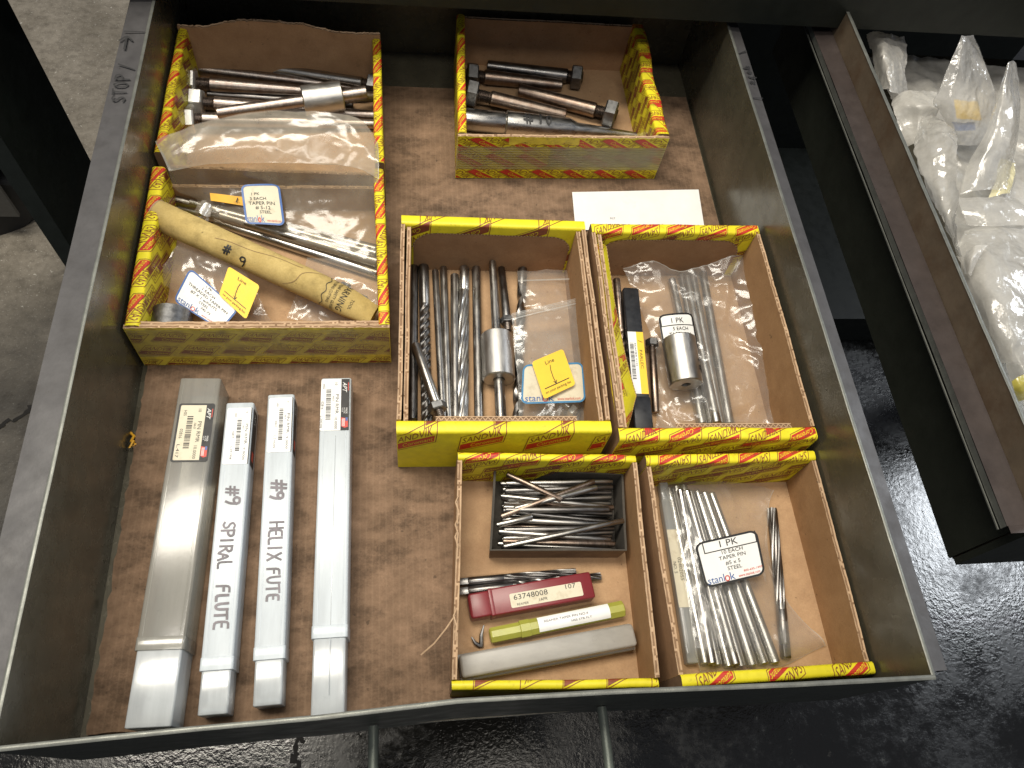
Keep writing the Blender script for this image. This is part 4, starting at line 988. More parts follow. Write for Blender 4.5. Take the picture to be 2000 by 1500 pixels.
# --- clear case in the other shallow box
f = Frame(P(1290, 946, FZ), P(1347, 1299, FZ)); f.a.z = FZ
r = root('tool_case', 'slim clear plastic case with a numbered paper strip beside the bagged pins', 'case', f.a)
mk('body', M().add(bar(f, 1.4, f.L, .80, .02, .82, .10, .1)), K['clear_case'], r, smooth=50)
mk('cap', M().add(bar(f, 0, 1.55, .66, .08, .76, .10, .1)), K['clear_case'], r, smooth=50)
mk('insert', M().add(bar(f, 1.7, f.L - .6, .3, .25, .55, .14, .1)), K['steel_bright'], r, smooth=50)
pr = Print().rect(3.7, 9.1, -.38, .42, 0, 0); pr.text('02402055', 5.7, .06, .26, 1.6, mi=1); pr.text('NO. 5', 6.0, -.30, .24, .8, mi=1)
pr.put('label', lambda u, v, l: f(u, v, .83 + l), [K['label_aged'], K['black']], r, .012)
# --- black tube in the middle right box
a, b = P(1228, 568, 2.2), P(1253, 838, 1.5)
f = Frame(a, b); r = root('tool_case', 'black square plastic tool tube with a white and yellow barcode sticker', 'case', V((a.x, a.y, FZ)))
ORG[r.name] = V((a.x, a.y, FZ))
mk('body', M().add(bar(f, 0, f.L * .88, 1.32, -.65, .65, .16, .22)), K['black_plastic'], r, smooth=50)
mk('end_cap', M().add(bar(f, f.L * .80, f.L + .3, 1.46, -.72, .72, .16, .14)), K['black_plastic'], r, smooth=50)
ub, ue = f.L * .345, f.L * .785
pr = Print().rect(ub, ue, -.62, .05, 0, 0).rect(ub, ue, .05, .62, 1, 0)
pr.bars(ub + 1.0, ue - 1.2, -.52, -.22, 2, 1, 6, 40); pr.text('PARLEC', ub + 1.6, .20, .24, 1.6, mi=2); pr.text('REAMER 0125', ub + 1.0, -.16, .14, 2.0, mi=2); pr.text('1', ub + .75, .16, .36, mi=2, shear=.4)
pr.put('sticker', lambda u, v, l: f(u, v, .66 + l), [K['label'], K['sticker'], K['black']], r, .015)
# rods beside the black tube
reamer('brown spiral drill standing half hidden under the yellow flap', P(1204, 545, 2.6), P(1226, 800, .9), .30, 3, 1.6, 4.2, .34, .32, 'steel_brown', None)
nutted_pin('slim rusty pin with a small nut between the black tube and the bag', P(1273, 664, 1.25), P(1281, 806, .75), .30, .30, .55, .6, .08, None, 'steel_brown', 'nut_dark', .3)
# pins inside the bag
g = 'taper pins bagged in the middle right box'
for (x0, y0, x1, y1), z_ in (((1312, 545, 1372, 830), .0), ((1331, 537, 1391, 830), .02), ((1352, 533, 1408, 830), .0), ((1373, 533, 1425, 830), .02), ((1341, 540, 1400, 828), .68)):
    taper_pin('bright long taper pin inside the clear bag under the drilled collar', *flat(x0, y0, x1, y1, .40, z_), .32, .39, 'steel_bright', g)
a, b = P(1325, 662, 2.9), P(1340, 752, 2.5)
cb = collar('bright steel collar with a small bore lying on the bag of pins', a, b, 1.30, .36, 'steel_satin')
pr = Print(); hand(pr, '#7', 0, 0, .8, .13, seed=3) if False else hand(pr, '#/', 0, 0, .85, .13, seed=3)
q = cb.rotation_quaternion.inverted() @ V((1, 0, .55)); th0 = math.atan2(q.y, q.x)
Lc = (b - a).length
pr.cut([.3, .6, .9, 1.2], [.2, .4, .6]); pr.put('pen_mark', lambda u, v, l: ((1.30 + l) * math.cos(th0 + (v - .4) / 1.3), (1.30 + l) * math.sin(th0 + (v - .4) / 1.3), Lc - .7 - u), [K['black']], cb, .03)
# white slip of paper behind the middle boxes
pp = [P(1117, 376, .08), P(1364, 371, .08), P(1376, 450, .08), P(1124, 450, .08)]
po = mk('paper_slip', M().add(grid(lambda u, v: pp[3].lerp(pp[2], u).lerp(pp[0].lerp(pp[1], u), v) + V((0, 0, .06 + .05 * nz(u * 2, v * 2))), 16, 6)), K['paper'], at=pp[3])
tag(po, 'white paper slip lying flat behind the middle boxes', 'paper')
pr = Print(); pr.text('PCT', 0, 0, .2, mi=0); pb_ = P(1192, 428, .2); pr.put('printed_lettering', lambda u, v, l: (pb_.x + u, pb_.y + v, .19 + l), [K['marker']], po, .03)

# ------------------------------------------------------------------ plastic bags
def cr(p0, p1, p2, p3, t):
    return .5 * ((2 * p1) + (p2 - p0) * t + (2 * p0 - 5 * p1 + 4 * p2 - p3) * t * t + (3 * p1 - p0 - 3 * p2 + p3) * t ** 3)
def patch(rows):
    R = [[V(p) for p in r] for r in rows]; nr, ncol = len(R), len(R[0])
    def ev(lst, t):
        n = len(lst); x = min(max(t, 0), 1) * (n - 1); i = min(int(x), n - 2); f_ = x - i
        return cr(lst[max(i - 1, 0)], lst[i], lst[i + 1], lst[min(i + 2, n - 1)], f_)
    return lambda u, v: ev([ev(r, u) for r in R], v)
_fold = {}
def crumple(p, s, sd):
    """creased film: long straight folds that run across each other, bent by a soft warp"""
    if sd not in _fold:
        r = random.Random(sd * 13 + 1); _fold[sd] = []
        for k in range(6):
            a = r.uniform(0, PI); _fold[sd].append((math.cos(a), math.sin(a), r.uniform(.5, 1.5), r.uniform(0, 9), r.uniform(.5, 1)))
    p = V(p); wv = noise.noise_vector(p * s * .8 + V((sd, 1, 4))); x, y = p.x + wv.x / s * .9, p.y + wv.y / s * .9; h = 0.0
    for cx, sy, k, c, am in _fold[sd]:
        t = ((x * cx + y * sy) * s * k * .75 + c) % 1.0; tri = abs(t - .5) * 2
        h += am * (tri ** 1.3 - .45) * (.35 + .9 * abs(noise.noise(V((x * s * .6, y * s * .6, c)))) * 2) / k
    q = p * s + V((sd * 7.1, sd * 3.3, sd)); b = abs(noise.noise(q * 2.4))
    return .17 * h + .14 * (.3 - b)
def crumpled(fn, amp, s, sd):
    def g_(u, v):
        p = fn(u, v); k = crumple(p, s, sd); l = noise.noise_vector(p * s * .7 + V((sd, 2, 9)))
        return p + V((l.x * amp * .5, l.y * amp * .5, k * amp * 2.0))
    return g_
def PR(rows): return [[P(*c) for c in r] for r in rows]
def bag_film(parent, rows, mat, amp, s, sd, nu=70, nv=70, px=True, seams=''):
    fn = crumpled(patch(PR(rows) if px else rows), amp, s, sd)
    mk('film', M().add(grid(fn, nu, nv)), K[mat], parent, smooth=60)
    if seams:  # milky strips along the sealed edges, pale to stand in for highlight lines
        for sd_ in seams:
            g2 = {'l': lambda t, w: fn(.014 * w, t), 'r': lambda t, w: fn(1 - .014 * w, t), 't': lambda t, w: fn(t, .014 * w), 'b': lambda t, w: fn(t, 1 - .014 * w)}[sd_]
            mk('seam', M().add(grid(lambda u, v: g2(u, v) + V((0, 0, .03 + .02 * v)), 90, 2)), K['film_zip_and_glint'], parent)
    return fn
def quad_map(c, lift=.03):
    """c: top-left, top-right, bottom-right, bottom-left as 3D; u right 0..1, v up 0..1"""
    tl, tr_, br_, bl_ = [V(p) for p in c]; n = (tr_ - tl).cross(bl_ - tl).normalized()
    if n.z < 0: n = -n
    return lambda u, v, l: bl_.lerp(br_, u).lerp(tl.lerp(tr_, u), v) + n * (l + lift)
def pack_label(parent, c, Wd, Hd, border, lines, brand=True, mat='label', boxed=None, curl=0.0, off=.02, tiny=''):
    qm = quad_map(c); mp = lambda u, v, l: qm(u / Wd, v / Hd, l + curl * math.sin(PI * u / Wd) * math.sin(PI * v / Hd * .5 + .8))
    pr = Print(); n = 10
    pr.rrect(0, Wd, 0, Hd, .16 * min(Wd, Hd), 0, 0); pr.cut([Wd * i / n for i in range(1, n)], [Hd * i / 6 for i in range(1, 6)])
    lo_ = pr.put('label', mp, [K[mat]], parent, off)
    pr = Print(); pr.frame(0, Wd, 0, Hd, .16 * min(Wd, Hd), .045 * Hd, 1, 0)
    for (t, x, y, h) in lines: pr.text(t, x * Wd, y * Hd, h * Hd, mi=0, align='c')
    if boxed: x0, x1, y0, y1 = [a * b for a, b in zip(boxed, (Wd, Wd, Hd, Hd))]; pr.line([(x0, y1), (x0, y0), (x1, y0), (x1, y1)], .02 * Hd, 0, 1)
    if brand:
        pr.text('stanl', .06 * Wd, .06 * Hd, .17 * Hd, .27 * Wd, mi=2); pr.frame(.335 * Wd, .415 * Wd, .045 * Hd, .17 * Hd, .05 * Hd, .02 * Hd, 3, 1); pr.text('k', .425 * Wd, .06 * Hd, .17 * Hd, .08 * Wd, mi=2)
        pr.text('www.stanlok.com', .56 * Wd, .07 * Hd, .07 * Hd, .36 * Wd, mi=3)
    if tiny: pr.text(tiny, .66 * Wd, .16 * Hd, .05 * Hd, mi=3)
    pr.cut([Wd * i / n for i in range(1, n)], [Hd * i / 6 for i in range(1, 6)])
    pr.put('printed_lettering', mp, [K['black'], K[border], K['label_blue'], K['red']], lo_, off + .02)
    return mp
def line_sticker(parent, c, flip=False, off=.05):
    qm = quad_map(c); pr = Print().rrect(0, 2.4, 0, 3.0, .22, 0, 0); mp = lambda u, v, l: qm(u / 2.4, v / 3.0, l)
    so = pr.put('sticker', mp, [K['sticker']], parent, off)
    pr = Print(); pr.text('Line', 1.2, 2.35, .30, mi=0, align='c'); pr.line([(1.15, 2.2), (1.08, 1.8), (1.08, 1.2), (1.15, .75)], .045, 0); pr.line([(1.02, .92), (1.15, .72), (1.24, .94)], .045, 0); pr.line([(.3, .68), (2.1, .68)], .06, 0); pr.text('on your packing list', 1.2, .28, .21, 1.9, mi=0, align='c')
    pr.put('printed_lettering', mp, [K['black']], so, off + .02)
# bag of ten pins in the front right box
g = 'taper pins bagged in the front right box'
tops = [(1306, 953), (1320, 949), (1334, 947), (1347, 959), (1361, 959), (1375, 961), (1389, 963)]; bots = [(1378, 1297), (1401, 1300), (1424, 1303), (1447, 1303), (1470, 1301), (1492, 1297), (1514, 1296)]
for i, (t_, b_) in enumerate(zip(tops, bots)):
    r_ = .34; taper_pin('bright taper pin inside the clear bag with a black bordered label', P(*t_, FZ + r_ + (.46 if i % 2 else .02)), P(*b_, FZ + r_ + .02), .28, .36, 'steel_bright', g)
for (t_, b_) in (((1328, 956), (1391, 1297)), ((1341, 958), (1437, 1299))):
    taper_pin('bright taper pin inside the clear bag with a black bordered label', P(*t_, 1.62), P(*b_, 1.22), .26, .32, 'steel_bright', g)
bg = root('plastic_bag', 'clear plastic bag of ten taper pins with a black bordered label', 'bag', P(1440, 1120, FZ))
bag_film(bg, [[(1283, 937, .5), (1330, 932, .7), (1400, 938, .8), (1460, 945, .6), (1512, 958, .7)],
              [(1305, 975, 1.3), (1340, 975, 1.9), (1390, 975, 1.6), (1450, 985, .9), (1500, 990, .8)],
              [(1325, 1070, 1.5), (1365, 1070, 2.0), (1420, 1070, 1.9), (1465, 1070, 1.5), (1498, 1075, .5)],
              [(1345, 1180, 1.5), (1390, 1180, 1.8), (1440, 1180, 1.8), (1490, 1180, 1.4), (1540, 1180, .5)],
              [(1358, 1270, 1.4), (1410, 1272, 1.5), (1460, 1272, 1.5), (1520, 1262, 1.3), (1600, 1240, .9)],
              [(1368, 1312, .4), (1420, 1316, .45), (1470, 1314, .45), (1530, 1300, .45), (1612, 1262, .5)]], 'film', .22, .5, 3, 110, 130, seams='lrb')
pack_label(bg, [P(1355, 1062, 2.25), P(1477, 1034, 2.1), P(1495, 1122, 2.1), P(1378, 1150, 2.2)], 4.6, 3.7, 'black',
    [('1 PK', .52, .79, .15), ('10 EACH', .55, .63, .085), ('TAPER PIN', .53, .51, .085), ('#5 x 5', .52, .385, .085), ('STEEL', .53, .265, .085)], boxed=(.12, .96, .73, .97), tiny='800-695-1997')
# bag of five pins in the middle right box
bg = root('plastic_bag', 'crumpled clear bag of five taper pins under a drilled collar', 'bag', P(1400, 700, FZ))
bag_film(bg, [[(1213, 525, 1.8), (1275, 512, 2.6), (1330, 530, 2.2), (1400, 508, 2.8), (1460, 498, 3.2), (1515, 520, 3.3)],
              [(1245, 580, 1.5), (1290, 580, 1.9), (1340, 582, 1.9), (1400, 580, 2.0), (1460, 575, 2.4), (1514, 585, 3.0)],
              [(1272, 660, 1.4), (1300, 660, 1.6), (1350, 660, 2.0), (1405, 660, 1.9), (1445, 655, 1.9), (1480, 655, 2.2)],
              [(1284, 730, 1.2), (1310, 735, 1.2), (1370, 735, 2.0), (1425, 735, 1.8), (1490, 715, 1.9), (1540, 740, 2.3)],
              [(1286, 790, .9), (1325, 790, 1.1), (1385, 790, 1.9), (1440, 790, 1.6), (1510, 775, 1.5), (1570, 775, 2.0)],
              [(1280, 834, .5), (1330, 834, .6), (1395, 834, .9), (1440, 834, .9), (1500, 832, .9), (1562, 830, 1.1)]], 'film', .55, .42, 8, 120, 130, seams='rtb')
pack_label(bg, [P(1284, 617, 2.6), P(1352, 612, 2.4), P(1364, 690, 2.5), P(1297, 690, 2.6)], 2.9, 3.0, 'black', [('1 PK', .5, .74, .14), ('5 EACH', .55, .54, .095), ('TAPER PIN', .52, .40, .095)], brand=False, boxed=(.05, .95, .68, .97), curl=.25)
# zip bags in the reamer box
bg = root('zip_bag', 'folded clear zip bag tucked behind the labelled one', 'bag', P(1060, 560, FZ))
bag_film(bg, [[(1010, 530, 1.3), (1050, 528, 1.5), (1090, 527, 1.5), (1122, 530, 1.4)], [(1013, 552, 1.7), (1050, 555, 1.9), (1090, 555, 1.7), (1124, 550, 1.5)], [(1025, 600, 1.5), (1060, 605, 1.7), (1095, 605, 1.6), (1130, 600, 1.5)]], 'film', .18, .8, 12, 40, 40)
mk('zip_strip', M().add(grid(lambda u, v: P(1012 + 110 * u, 547 - 4 * u + 3 * v, 1.95), 20, 1)), K['film_zip_and_glint'], bg)
bg = root('zip_bag', 'clear zip bag with blue bordered label and yellow square sticker', 'bag', P(1080, 720, FZ))
rows = [[(999, 614, 2.7), (1048, 602, 2.9), (1096, 591, 3.0), (1143, 580, 2.9)], [(1002, 640, 2.6), (1050, 628, 2.8), (1098, 617, 2.9), (1144, 606, 2.8)], [(1004, 690, 2.2), (1055, 685, 2.8), (1105, 680, 2.8), (1150, 672, 2.4)],
        [(1012, 750, 2.0), (1060, 748, 2.6), (1112, 745, 2.6), (1158, 742, 2.1)], [(1013, 832, 1.2), (1062, 834, 1.4), (1115, 834, 1.4), (1168, 834, 1.3)]]
zf = bag_film(bg, rows, 'film_zip', .20, .5, 14, 90, 100, seams='lr')
zs = patch(PR(rows))
for k_, (v0, v1) in enumerate(((.005, .035), (.05, .07), (.09, .10), (.125, .15))):
    mk('zip_strip', M().add(grid(lambda u, v: zs(u, v0 + (v1 - v0) * v) + V((0, 0, .16)), 24, 2)), K['film_zip_and_glint'], bg)
pack_label(bg, [P(1021, 713, 2.95), P(1138, 708, 2.85), P(1144, 786, 2.7), P(1017, 790, 2.75)], 4.9, 3.1, 'label_teal', [], mat='label_aged')
line_sticker(bg, [P(1038, 708, 3.15), P(1099, 682, 3.1), P(1124, 752, 3.05), P(1062, 781, 3.1)])
o = mk('washer', lathe([(.30, 0), (.62, .02), (.62, .16), (.30, .18), (.30, 0)], 28, False), K['steel_bright']); o.location = P(1067, 815, 1.0) * S; o.rotation_euler = (.5, .2, 0)
tag(o, 'bright ring washer inside the zip bag beside the front wall', 'washer')
nutted_pin('small bright nutted pin in the bottom of the labelled zip bag', P(1125, 806, 1.1), P(1080, 770, .9), .36, .30, .6, .5, .1, None, 'steel_bright', 'zinc', .2)
# --- kraft tube and bags in the front left box
a, b = P(304, 418, 4.0), P(731, 612, 2.0); f = Frame(a, b); R0 = 1.13
kt = root('cardboard_tube', 'yellowish kraft mailing tube with a crushed end lying across the box', 'tube', V((a.x, a.y, FZ))); 
def tube_sec(u, th, l=0.0):
    t = u / f.L; fl_ = max(0, (t - .74) / .26); sq = 1 - .62 * fl_ ** 1.3; wd = 1 + .10 * fl_ - .55 * max(0, fl_ - .55); R = R0 + l + .02 * nz(u, th)
    return f(u, -R * wd * math.cos(th), R * sq * math.sin(th) - .35 * fl_)
m = M(); nu_, nt = 70, 36
m.v = [tube_sec(f.L * i / nu_, 2 * PI * j / nt) for i in range(nu_ + 1) for j in range(nt)]
for i in range(nu_):
    for j in range(nt): m.f.append([i * nt + j, i * nt + (j + 1) % nt, (i + 1) * nt + (j + 1) % nt, (i + 1) * nt + j]); m.mi.append(0)
m.f.append([nu_ * nt + j for j in range(nt)]); m.mi.append(0)
m.f.append([j for j in range(nt)][::-1]); m.mi.append(0)
mk('tube_body', m, K['tube_card'], kt, smooth=60)
mk('end_ring', tube([tube_sec(.05, 2 * PI * j / 24, .0) for j in range(25)], .06, 6), K['edge_light'], kt)
def wrap(u0, th0, sg=1): return lambda u, v, l: tube_sec(u0 + u, th0 + sg * v / R0, l)
pr = Print(); pr.line([(k * .11 + .25 * math.sin(k * .35), k * .11) for k in range(26)], .035, 0); pr.cut([], [.3 * i for i in range(1, 10)]); pr.put('paper_seam', wrap(11.2, .3, 1), [K['edge_dark']], kt, .02)
pr = Print(); pr.line([(k * .62, .06 * math.sin(k)) for k in range(12)], .03, 0); pr.put('paper_seam', lambda u, v, l: tube_sec(5.3 + u, 1.25 + u * .11 + v, l), [K['edge_dark']], kt, .02)
pr = Print(); hand(pr, '#', 0, .1, .75, .13, seed=1); hand(pr, '9', 1.35, -.35, .75, .13, seed=2); pr.cut([], [.15 * i for i in range(1, 7)])
pr.put('pen_mark', lambda u, v, l: tube_sec(6.3 + u * .95, PI - .40 - (v - .1) / R0, l) if False else tube_sec(6.2 + u, .45 + v / R0, l), [K['black']], kt, .025)
pr = Print(); pr.text('WARNING', -.1, 1.0, .55, 2.6, mi=0); pr.text('MUST WEAR SAFETY GLASSES', -.2, .52, .24, 3.0, mi=0); pr.text('WHEN USING CUTTING', -.1, .10, .24, 2.4, mi=0); pr.text('TOOL', 1.2, 1.9, .26, .8, mi=0)
pr.line([(-.3 + .12 * k, -.25 + .10 * math.sin(k * .9)) for k in range(28)], .05, 0)
pr.cut([.12 * k for k in range(0, 28)], [.6]); pr.put('printed_lettering', lambda u, v, l: tube_sec(14.6 + v * .95, PI * .86 - u / 1.06, l), [K['black']], kt, .025)
# bagged long pins behind the tube
g = 'long taper pins in the amber bag'
for i, ((x0, y0), (x1, y1), z0, z1) in enumerate((((335, 389), (735, 488), 1.7, 1.0), ((345, 405), (737, 505), 1.0, .8), ((400, 418), (738, 521), .9, .8), ((372, 396), (736, 497), 1.7, 1.6), ((430, 420), (738, 512), 1.6, 1.5), ((420, 432), (738, 535), .8, .8))):
    taper_pin('long bright taper pin in the amber bag behind the kraft tube', P(x0, y0, z0), P(x1, y1, z1), .40, .44, 'steel_bright' if i % 2 else 'steel', g)
bg = root('plastic_bag', 'large frosted amber plastic bag draped over two boxes', 'bag', P(520, 420, FZ))
bag_film(bg, [[(303, 277, 5.9), (345, 255, 6.6), (430, 232, 7.0), (530, 217, 7.2), (650, 222, 7.2), (705, 235, 6.8), (737, 278, 6.1)],
              [(318, 308, 5.8), (400, 290, 6.5), (480, 275, 6.8), (560, 270, 6.8), (640, 272, 6.6), (700, 285, 6.4), (739, 310, 6.0)],
              [(330, 335, 5.3), (400, 322, 5.6), (480, 318, 5.7), (560, 318, 5.7), (640, 320, 5.6), (700, 330, 5.5), (740, 350, 5.3)]], 'film_amber', .26, .42, 20, 110, 70, seams='tlr')
bag_film(bg, [[(330, 334, 5.3), (400, 321, 5.6), (480, 317, 5.7), (560, 317, 5.7), (640, 319, 5.6), (700, 329, 5.5), (740, 349, 5.3)],
              [(345, 372, 3.4), (410, 360, 3.6), (480, 362, 3.4), (560, 372, 3.4), (640, 385, 3.4), (700, 400, 3.4), (741, 418, 3.6)],
              [(385, 390, 2.5), (430, 398, 2.5), (490, 412, 2.4), (560, 430, 2.3), (640, 450, 2.3), (700, 466, 2.3), (741, 480, 2.6)],
              [(380, 412, 2.0), (430, 425, 1.9), (490, 442, 1.8), (560, 462, 1.8), (640, 485, 1.8), (700, 505, 1.8), (740, 522, 1.9)],
              [(392, 430, .9), (440, 440, .9), (500, 457, .9), (560, 478, .9), (640, 502, .9), (700, 522, .9), (740, 540, .9)]], 'film_amber2', .26, .36, 23, 110, 100, seams='b')
kn = M(); kn.add(tube([P(398, 396, 2.2), P(404, 405, 2.8), P(400, 416, 2.7), P(394, 425, 2.0), P(404, 430, 1.6)], .35, 10, [.25, .42, .48, .35, .25]))
mk('knot', kn, K['film_milky'], bg)
pack_label(bg, [P(478, 372, 3.3), P(548, 366, 3.3), P(560, 402, 3.0), P(546, 446, 2.6)][:0] or [P(470, 362, 3.7), P(546, 360, 3.6), P(557, 442, 2.75), P(480, 438, 2.75)], 3.4, 4.2, 'label_blue',
    [('1 PK', .35, .72, .07), ('3 EACH', .40, .60, .075), ('TAPER PIN', .48, .48, .085), ('# 5-12', .50, .37, .085), ('STEEL', .55, .27, .07)], curl=.15, mat='label_aged')
oq = quad_map([P(410, 377, 3.1), P(486, 386, 3.1), P(490, 404, 2.7), P(412, 392, 2.8)])
oo = mk('card_tag', M().add(grid(lambda u, v: oq(u, v, .05 * math.sin(u * 5)), 12, 3)), K['orange'], bg)
pr = Print(); pr.line([(.66, .3), (.72, .8)], .03, 0); pr.line([(.6, .25), (.75, .3)], .03, 0); pr.put('pen_mark', lambda u, v, l: oq(u, v, l + .05), [K['black']], oo, .04)
# small labelled bag in front of the tube
bg = root('plastic_bag', 'small clear bag with slanted blue bordered label and yellow sticker below the tube', 'bag', P(420, 570, FZ))
bag_film(bg, [[(300, 545, 2.0), (325, 510, 2.6), (345, 478, 2.8), (390, 472, 2.8), (440, 492, 2.6)],
              [(318, 556, 1.7), (345, 535, 2.4), (380, 515, 2.7), (425, 520, 2.6), (480, 535, 2.3)],
              [(345, 575, 1.5), (375, 565, 2.1), (410, 560, 2.4), (455, 560, 2.4), (505, 575, 1.9)],
              [(385, 612, 1.2), (410, 605, 1.6), (440, 600, 1.8), (480, 605, 1.7), (520, 612, 1.3)],
              [(400, 634, .8), (430, 636, .9), (460, 636, .9), (500, 636, .8), (535, 630, .7)]], 'film', .30, .6, 27, 70, 70)
pack_label(bg, [P(372, 523, 2.95), P(466, 606, 2.5), P(432, 646, 1.9), P(339, 588, 2.2)], 4.6, 3.0, 'label_blue',
    [('1 PK', .44, .86, .075), ('1 EACH', .47, .73, .09), ('THREADED TAPER PIN', .50, .60, .09), ('#7 X 1 w/NUTS', .46, .47, .09), ('STEEL', .50, .35, .085), ('745-73', .58, .23, .08)])
line_sticker(bg, [P(447, 521, 3.1), P(508, 559, 2.9), P(481, 625, 2.5), P(428, 577, 2.8)])
a, b = P(336, 612, FZ + 1.52), P(336, 640, FZ + 1.52); b = V((a.x, 26.9, a.z))
collar('dull grey steel collar in the corner behind the torn front wall', V((a.x, a.y, a.z)), b, 1.50, .5, 'nut_dark')
# bag with a bolt at the right wall
bg = root('plastic_bag', 'small clear bag with a dark bolt beside the crushed tube end', 'bag', P(680, 570, FZ))
bag_film(bg, [[(600, 505, 1.2), (645, 506, 2.4), (690, 520, 2.6), (738, 540, 2.3)], [(590, 540, 1.2), (640, 540, 2.3), (695, 555, 2.5), (741, 580, 2.2)], [(575, 585, .9), (625, 590, 1.4), (680, 600, 1.6), (738, 612, 1.5)], [(560, 622, .5), (610, 628, .6), (670, 632, .6), (735, 632, .6)]], 'film', .30, .5, 31, 60, 60)
nutted_pin('dark greenish bolt inside the small bag near the right wall', P(660, 568, 1.0), P(715, 590, .9), .50, .46, .85, .8, .3, None, 'steel_dark', 'nut_dark', .3)
# ------------------------------------------------------------------ bags heaped in the second drawer
def heap_bag(label, rows, mat, amp, s, sd, nu=80, nv=80, extra=None):
    cx = sum(p[0] for r in rows for p in r) / sum(len(r) for r in rows); cy = sum(p[1] for r in rows for p in r) / sum(len(r) for r in rows)
    b = root('plastic_bag', label, 'bag', P(cx, cy, 3), 'plastic bags heaped in the second drawer')
    bag_film(b, rows, mat, amp * .8, s * 1.9, sd, nu + 30, nv + 30, seams='lr' if mat != 'film_white' else ''); return b
# white padding sheet under everything
heap_bag('grey white crumpled packing film covering the bottom of the second drawer',
    [[(1700, 110, 3.5), (1780, 110, 4.0), (1860, 120, 4.5), (1960, 130, 5), (2080, 140, 5)], [(1770, 260, 5), (1830, 250, 6), (1900, 250, 6), (1980, 260, 6), (2100, 270, 6)],
     [(1830, 400, 6), (1880, 390, 6.5), (1930, 390, 7), (2010, 400, 7), (2120, 400, 7)], [(1890, 540, 6), (1920, 530, 7), (1960, 530, 7), (2030, 540, 7), (2150, 540, 7)],
     [(1950, 680, 6), (1980, 670, 7), (2010, 670, 7), (2060, 680, 7), (2170, 690, 7)], [(2010, 820, 5), (2040, 820, 6), (2070, 820, 6), (2120, 830, 6), (2200, 830, 6)]], 'film_white', .8, .22, 40, 90, 110)
heap_bag('crumpled white paper wad wedged by the rear of the rusty rim',
    [[(1690, 68, 7.5), (1715, 62, 8.5), (1740, 68, 8.6), (1768, 72, 8)], [(1705, 110, 7.5), (1725, 100, 9.5), (1745, 105, 9), (1770, 110, 8)], [(1712, 150, 7), (1728, 140, 9), (1742, 150, 9), (1768, 150, 7.5)], [(1716, 185, 7), (1732, 175, 8.5), (1744, 180, 8.5), (1776, 195, 6)]], 'film_white', .5, .6, 41, 40, 50)
heap_bag('white folded wrapper lying between the rim and the tall pointed bag',
    [[(1740, 190, 7), (1770, 178, 8.5), (1800, 178, 9), (1830, 180, 9)], [(1745, 215, 8), (1775, 205, 9), (1800, 205, 9.5), (1835, 205, 9.5)], [(1752, 245, 7.5), (1780, 240, 8), (1800, 235, 8.5), (1825, 235, 8)], [(1765, 290, 7), (1785, 280, 8), (1800, 275, 8), (1815, 275, 7.5)]], 'film_white', .3, .5, 42, 40, 40)
tall = heap_bag('tall pointed clear bag standing up with yellow and dark contents',
    [[(1876, 70, 15), (1882, 69, 15), (1890, 68, 15), (1902, 66, 15)], [(1855, 120, 13.5), (1880, 110, 14), (1905, 105, 13.5), (1922, 120, 13)], [(1835, 175, 12), (1870, 170, 12.5), (1910, 165, 12), (1940, 170, 11.5)], [(1822, 200, 11), (1860, 205, 11.5), (1905, 210, 11), (1945, 215, 10)],
     [(1845, 235, 10), (1870, 245, 10), (1905, 250, 9.5), (1950, 250, 9)], [(1850, 275, 8.5), (1880, 285, 8.5), (1910, 285, 8.2), (1950, 280, 8)]], 'film_milky', .35, .35, 43, 60, 80)
fnq = quad_map([P(1862, 195, 9.8), P(1908, 200, 9.6), P(1918, 235, 9.2), P(1868, 232, 9.4)])
mk('yellow_leaflet', M().add(grid(crumpled(lambda u, v: fnq(u, v, 0), .3, .9, 2), 16, 14)), K['sticker'], tall)
fnq = quad_map([P(1858, 238, 8.9), P(1905, 240, 8.9), P(1905, 256, 8.6), P(1865, 254, 8.6)])
mk('dark_label', M().add(grid(crumpled(lambda u, v: fnq(u, v, 0), .3, .9, 5), 14, 10)), K['label_blue'], tall)
heap_bag('clear bag with a long upright bright crease beside the rusty rim',
    [[(1800, 235, 8.5), (1825, 225, 9.5), (1850, 240, 10), (1868, 262, 10)], [(1785, 290, 9), (1815, 275, 10), (1845, 270, 10.8), (1868, 280, 11)], [(1800, 340, 8.8), (1825, 335, 9.8), (1850, 330, 10.2), (1870, 335, 11)], [(1825, 400, 8.6), (1840, 395, 9.6), (1856, 395, 10), (1871, 395, 11)],
     [(1850, 450, 8.6), (1856, 445, 9.4), (1862, 445, 9.8), (1868, 445, 10.5)], [(1870, 505, 8), (1872, 500, 8.6), (1874, 500, 9), (1878, 500, 9.5)]], 'film_milky', .42, .45, 44, 60, 90)
heap_bag('narrow upright folded bag with a pointed tip and curved seams',
    [[(1972, 120, 14.5), (1976, 118, 14.5), (1980, 120, 14), (1984, 124, 14)], [(1945, 190, 12.5), (1960, 170, 13.5), (1978, 165, 13), (1992, 180, 12)], [(1925, 260, 11), (1950, 240, 12), (1975, 240, 12), (1990, 250, 11)], [(1890, 320, 9.5), (1920, 310, 10.5), (1950, 310, 10.5), (1980, 310, 9.5)], [(1875, 380, 8.8), (1905, 370, 9.4), (1935, 370, 9.4), (1965, 370, 9)]], 'film_milky', .3, .3, 45, 60, 80)
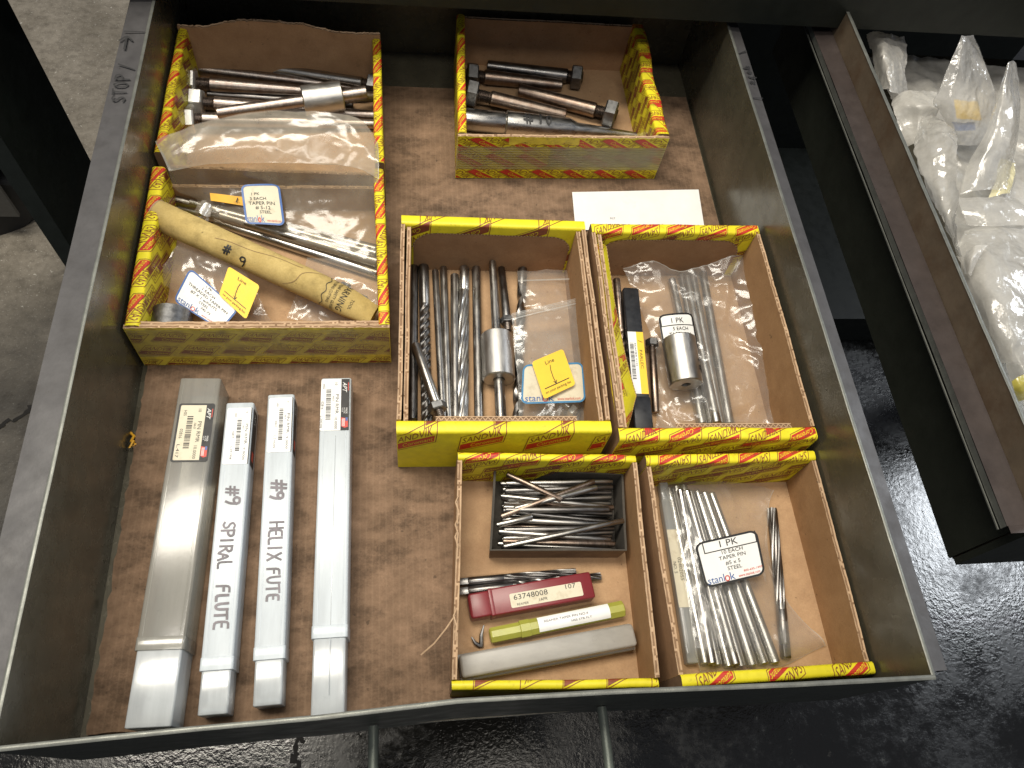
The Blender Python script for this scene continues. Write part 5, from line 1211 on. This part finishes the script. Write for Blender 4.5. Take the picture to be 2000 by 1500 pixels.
yl = heap_bag('pale yellow crumpled leaflet in a clear sleeve', [[(1955, 310, 9.5), (1970, 305, 9.8), (1985, 320, 9.6)], [(1945, 345, 9.6), (1965, 345, 10.2), (1985, 350, 9.6)], [(1932, 385, 9.2), (1955, 385, 9.5), (1975, 378, 9)]], 'film', .2, .6, 46, 30, 30)
fnq = quad_map([P(1957, 308, 9.3), P(1984, 318, 9.3), P(1972, 380, 8.9), P(1934, 384, 9.0)])
mk('leaflet', M().add(grid(crumpled(lambda u, v: fnq(u, v, 0), .35, .7, 6), 20, 20)), simple('pale_yellow_paper', (.72, .66, .38), .7), yl)
heap_bag('flat milky bag lying across the middle of the second drawer', [[(1872, 385, 9), (1920, 385, 9.6), (1970, 385, 9.8), (2040, 390, 9.6)], [(1878, 410, 9.2), (1925, 412, 9.8), (1975, 410, 10), (2050, 412, 9.8)], [(1890, 440, 8.8), (1930, 442, 9.4), (1980, 440, 9.6), (2060, 445, 9.4)]], 'film_milky', .22, .3, 47, 70, 40)
heap_bag('puffed shiny grey film bag in front of the flat milky one', [[(1885, 450, 8.4), (1925, 440, 9), (1975, 442, 9.2), (2040, 450, 9)], [(1872, 500, 8.5), (1925, 500, 10), (1975, 500, 10.5), (2050, 505, 10)], [(1890, 570, 8.6), (1930, 570, 10.2), (1985, 570, 10.6), (2060, 575, 10)], [(1920, 640, 8.5), (1950, 640, 9.8), (2000, 640, 10), (2080, 645, 9.5)], [(1950, 710, 7.5), (1980, 710, 8.2), (2020, 715, 8.4), (2100, 720, 8)]], 'film_milky', .38, .26, 48, 80, 90)
ws = P(1905, 500, 9.4)
heap_bag('small folded white wrapper corner at the edge of the puffed bag', [[(1885, 495, 9.8), (1905, 480, 10.6), (1930, 478, 10.6)], [(1882, 512, 9.8), (1898, 505, 10.8), (1915, 498, 10.6)], [(1884, 535, 9.4), (1890, 535, 9.8), (1895, 540, 9.6)]], 'film_white', .15, .8, 49, 24, 24)
heap_bag('yellow green bag corner by the front of the rusty rim', [[(1975, 745, 9.2), (1990, 735, 9.6), (2010, 728, 9.6)], [(1980, 760, 9), (1995, 755, 9.4), (2015, 748, 9.4)], [(1990, 785, 8.2), (2005, 780, 8.6), (2025, 775, 8.6)]], 'film_yellow', .15, .6, 50, 24, 24)
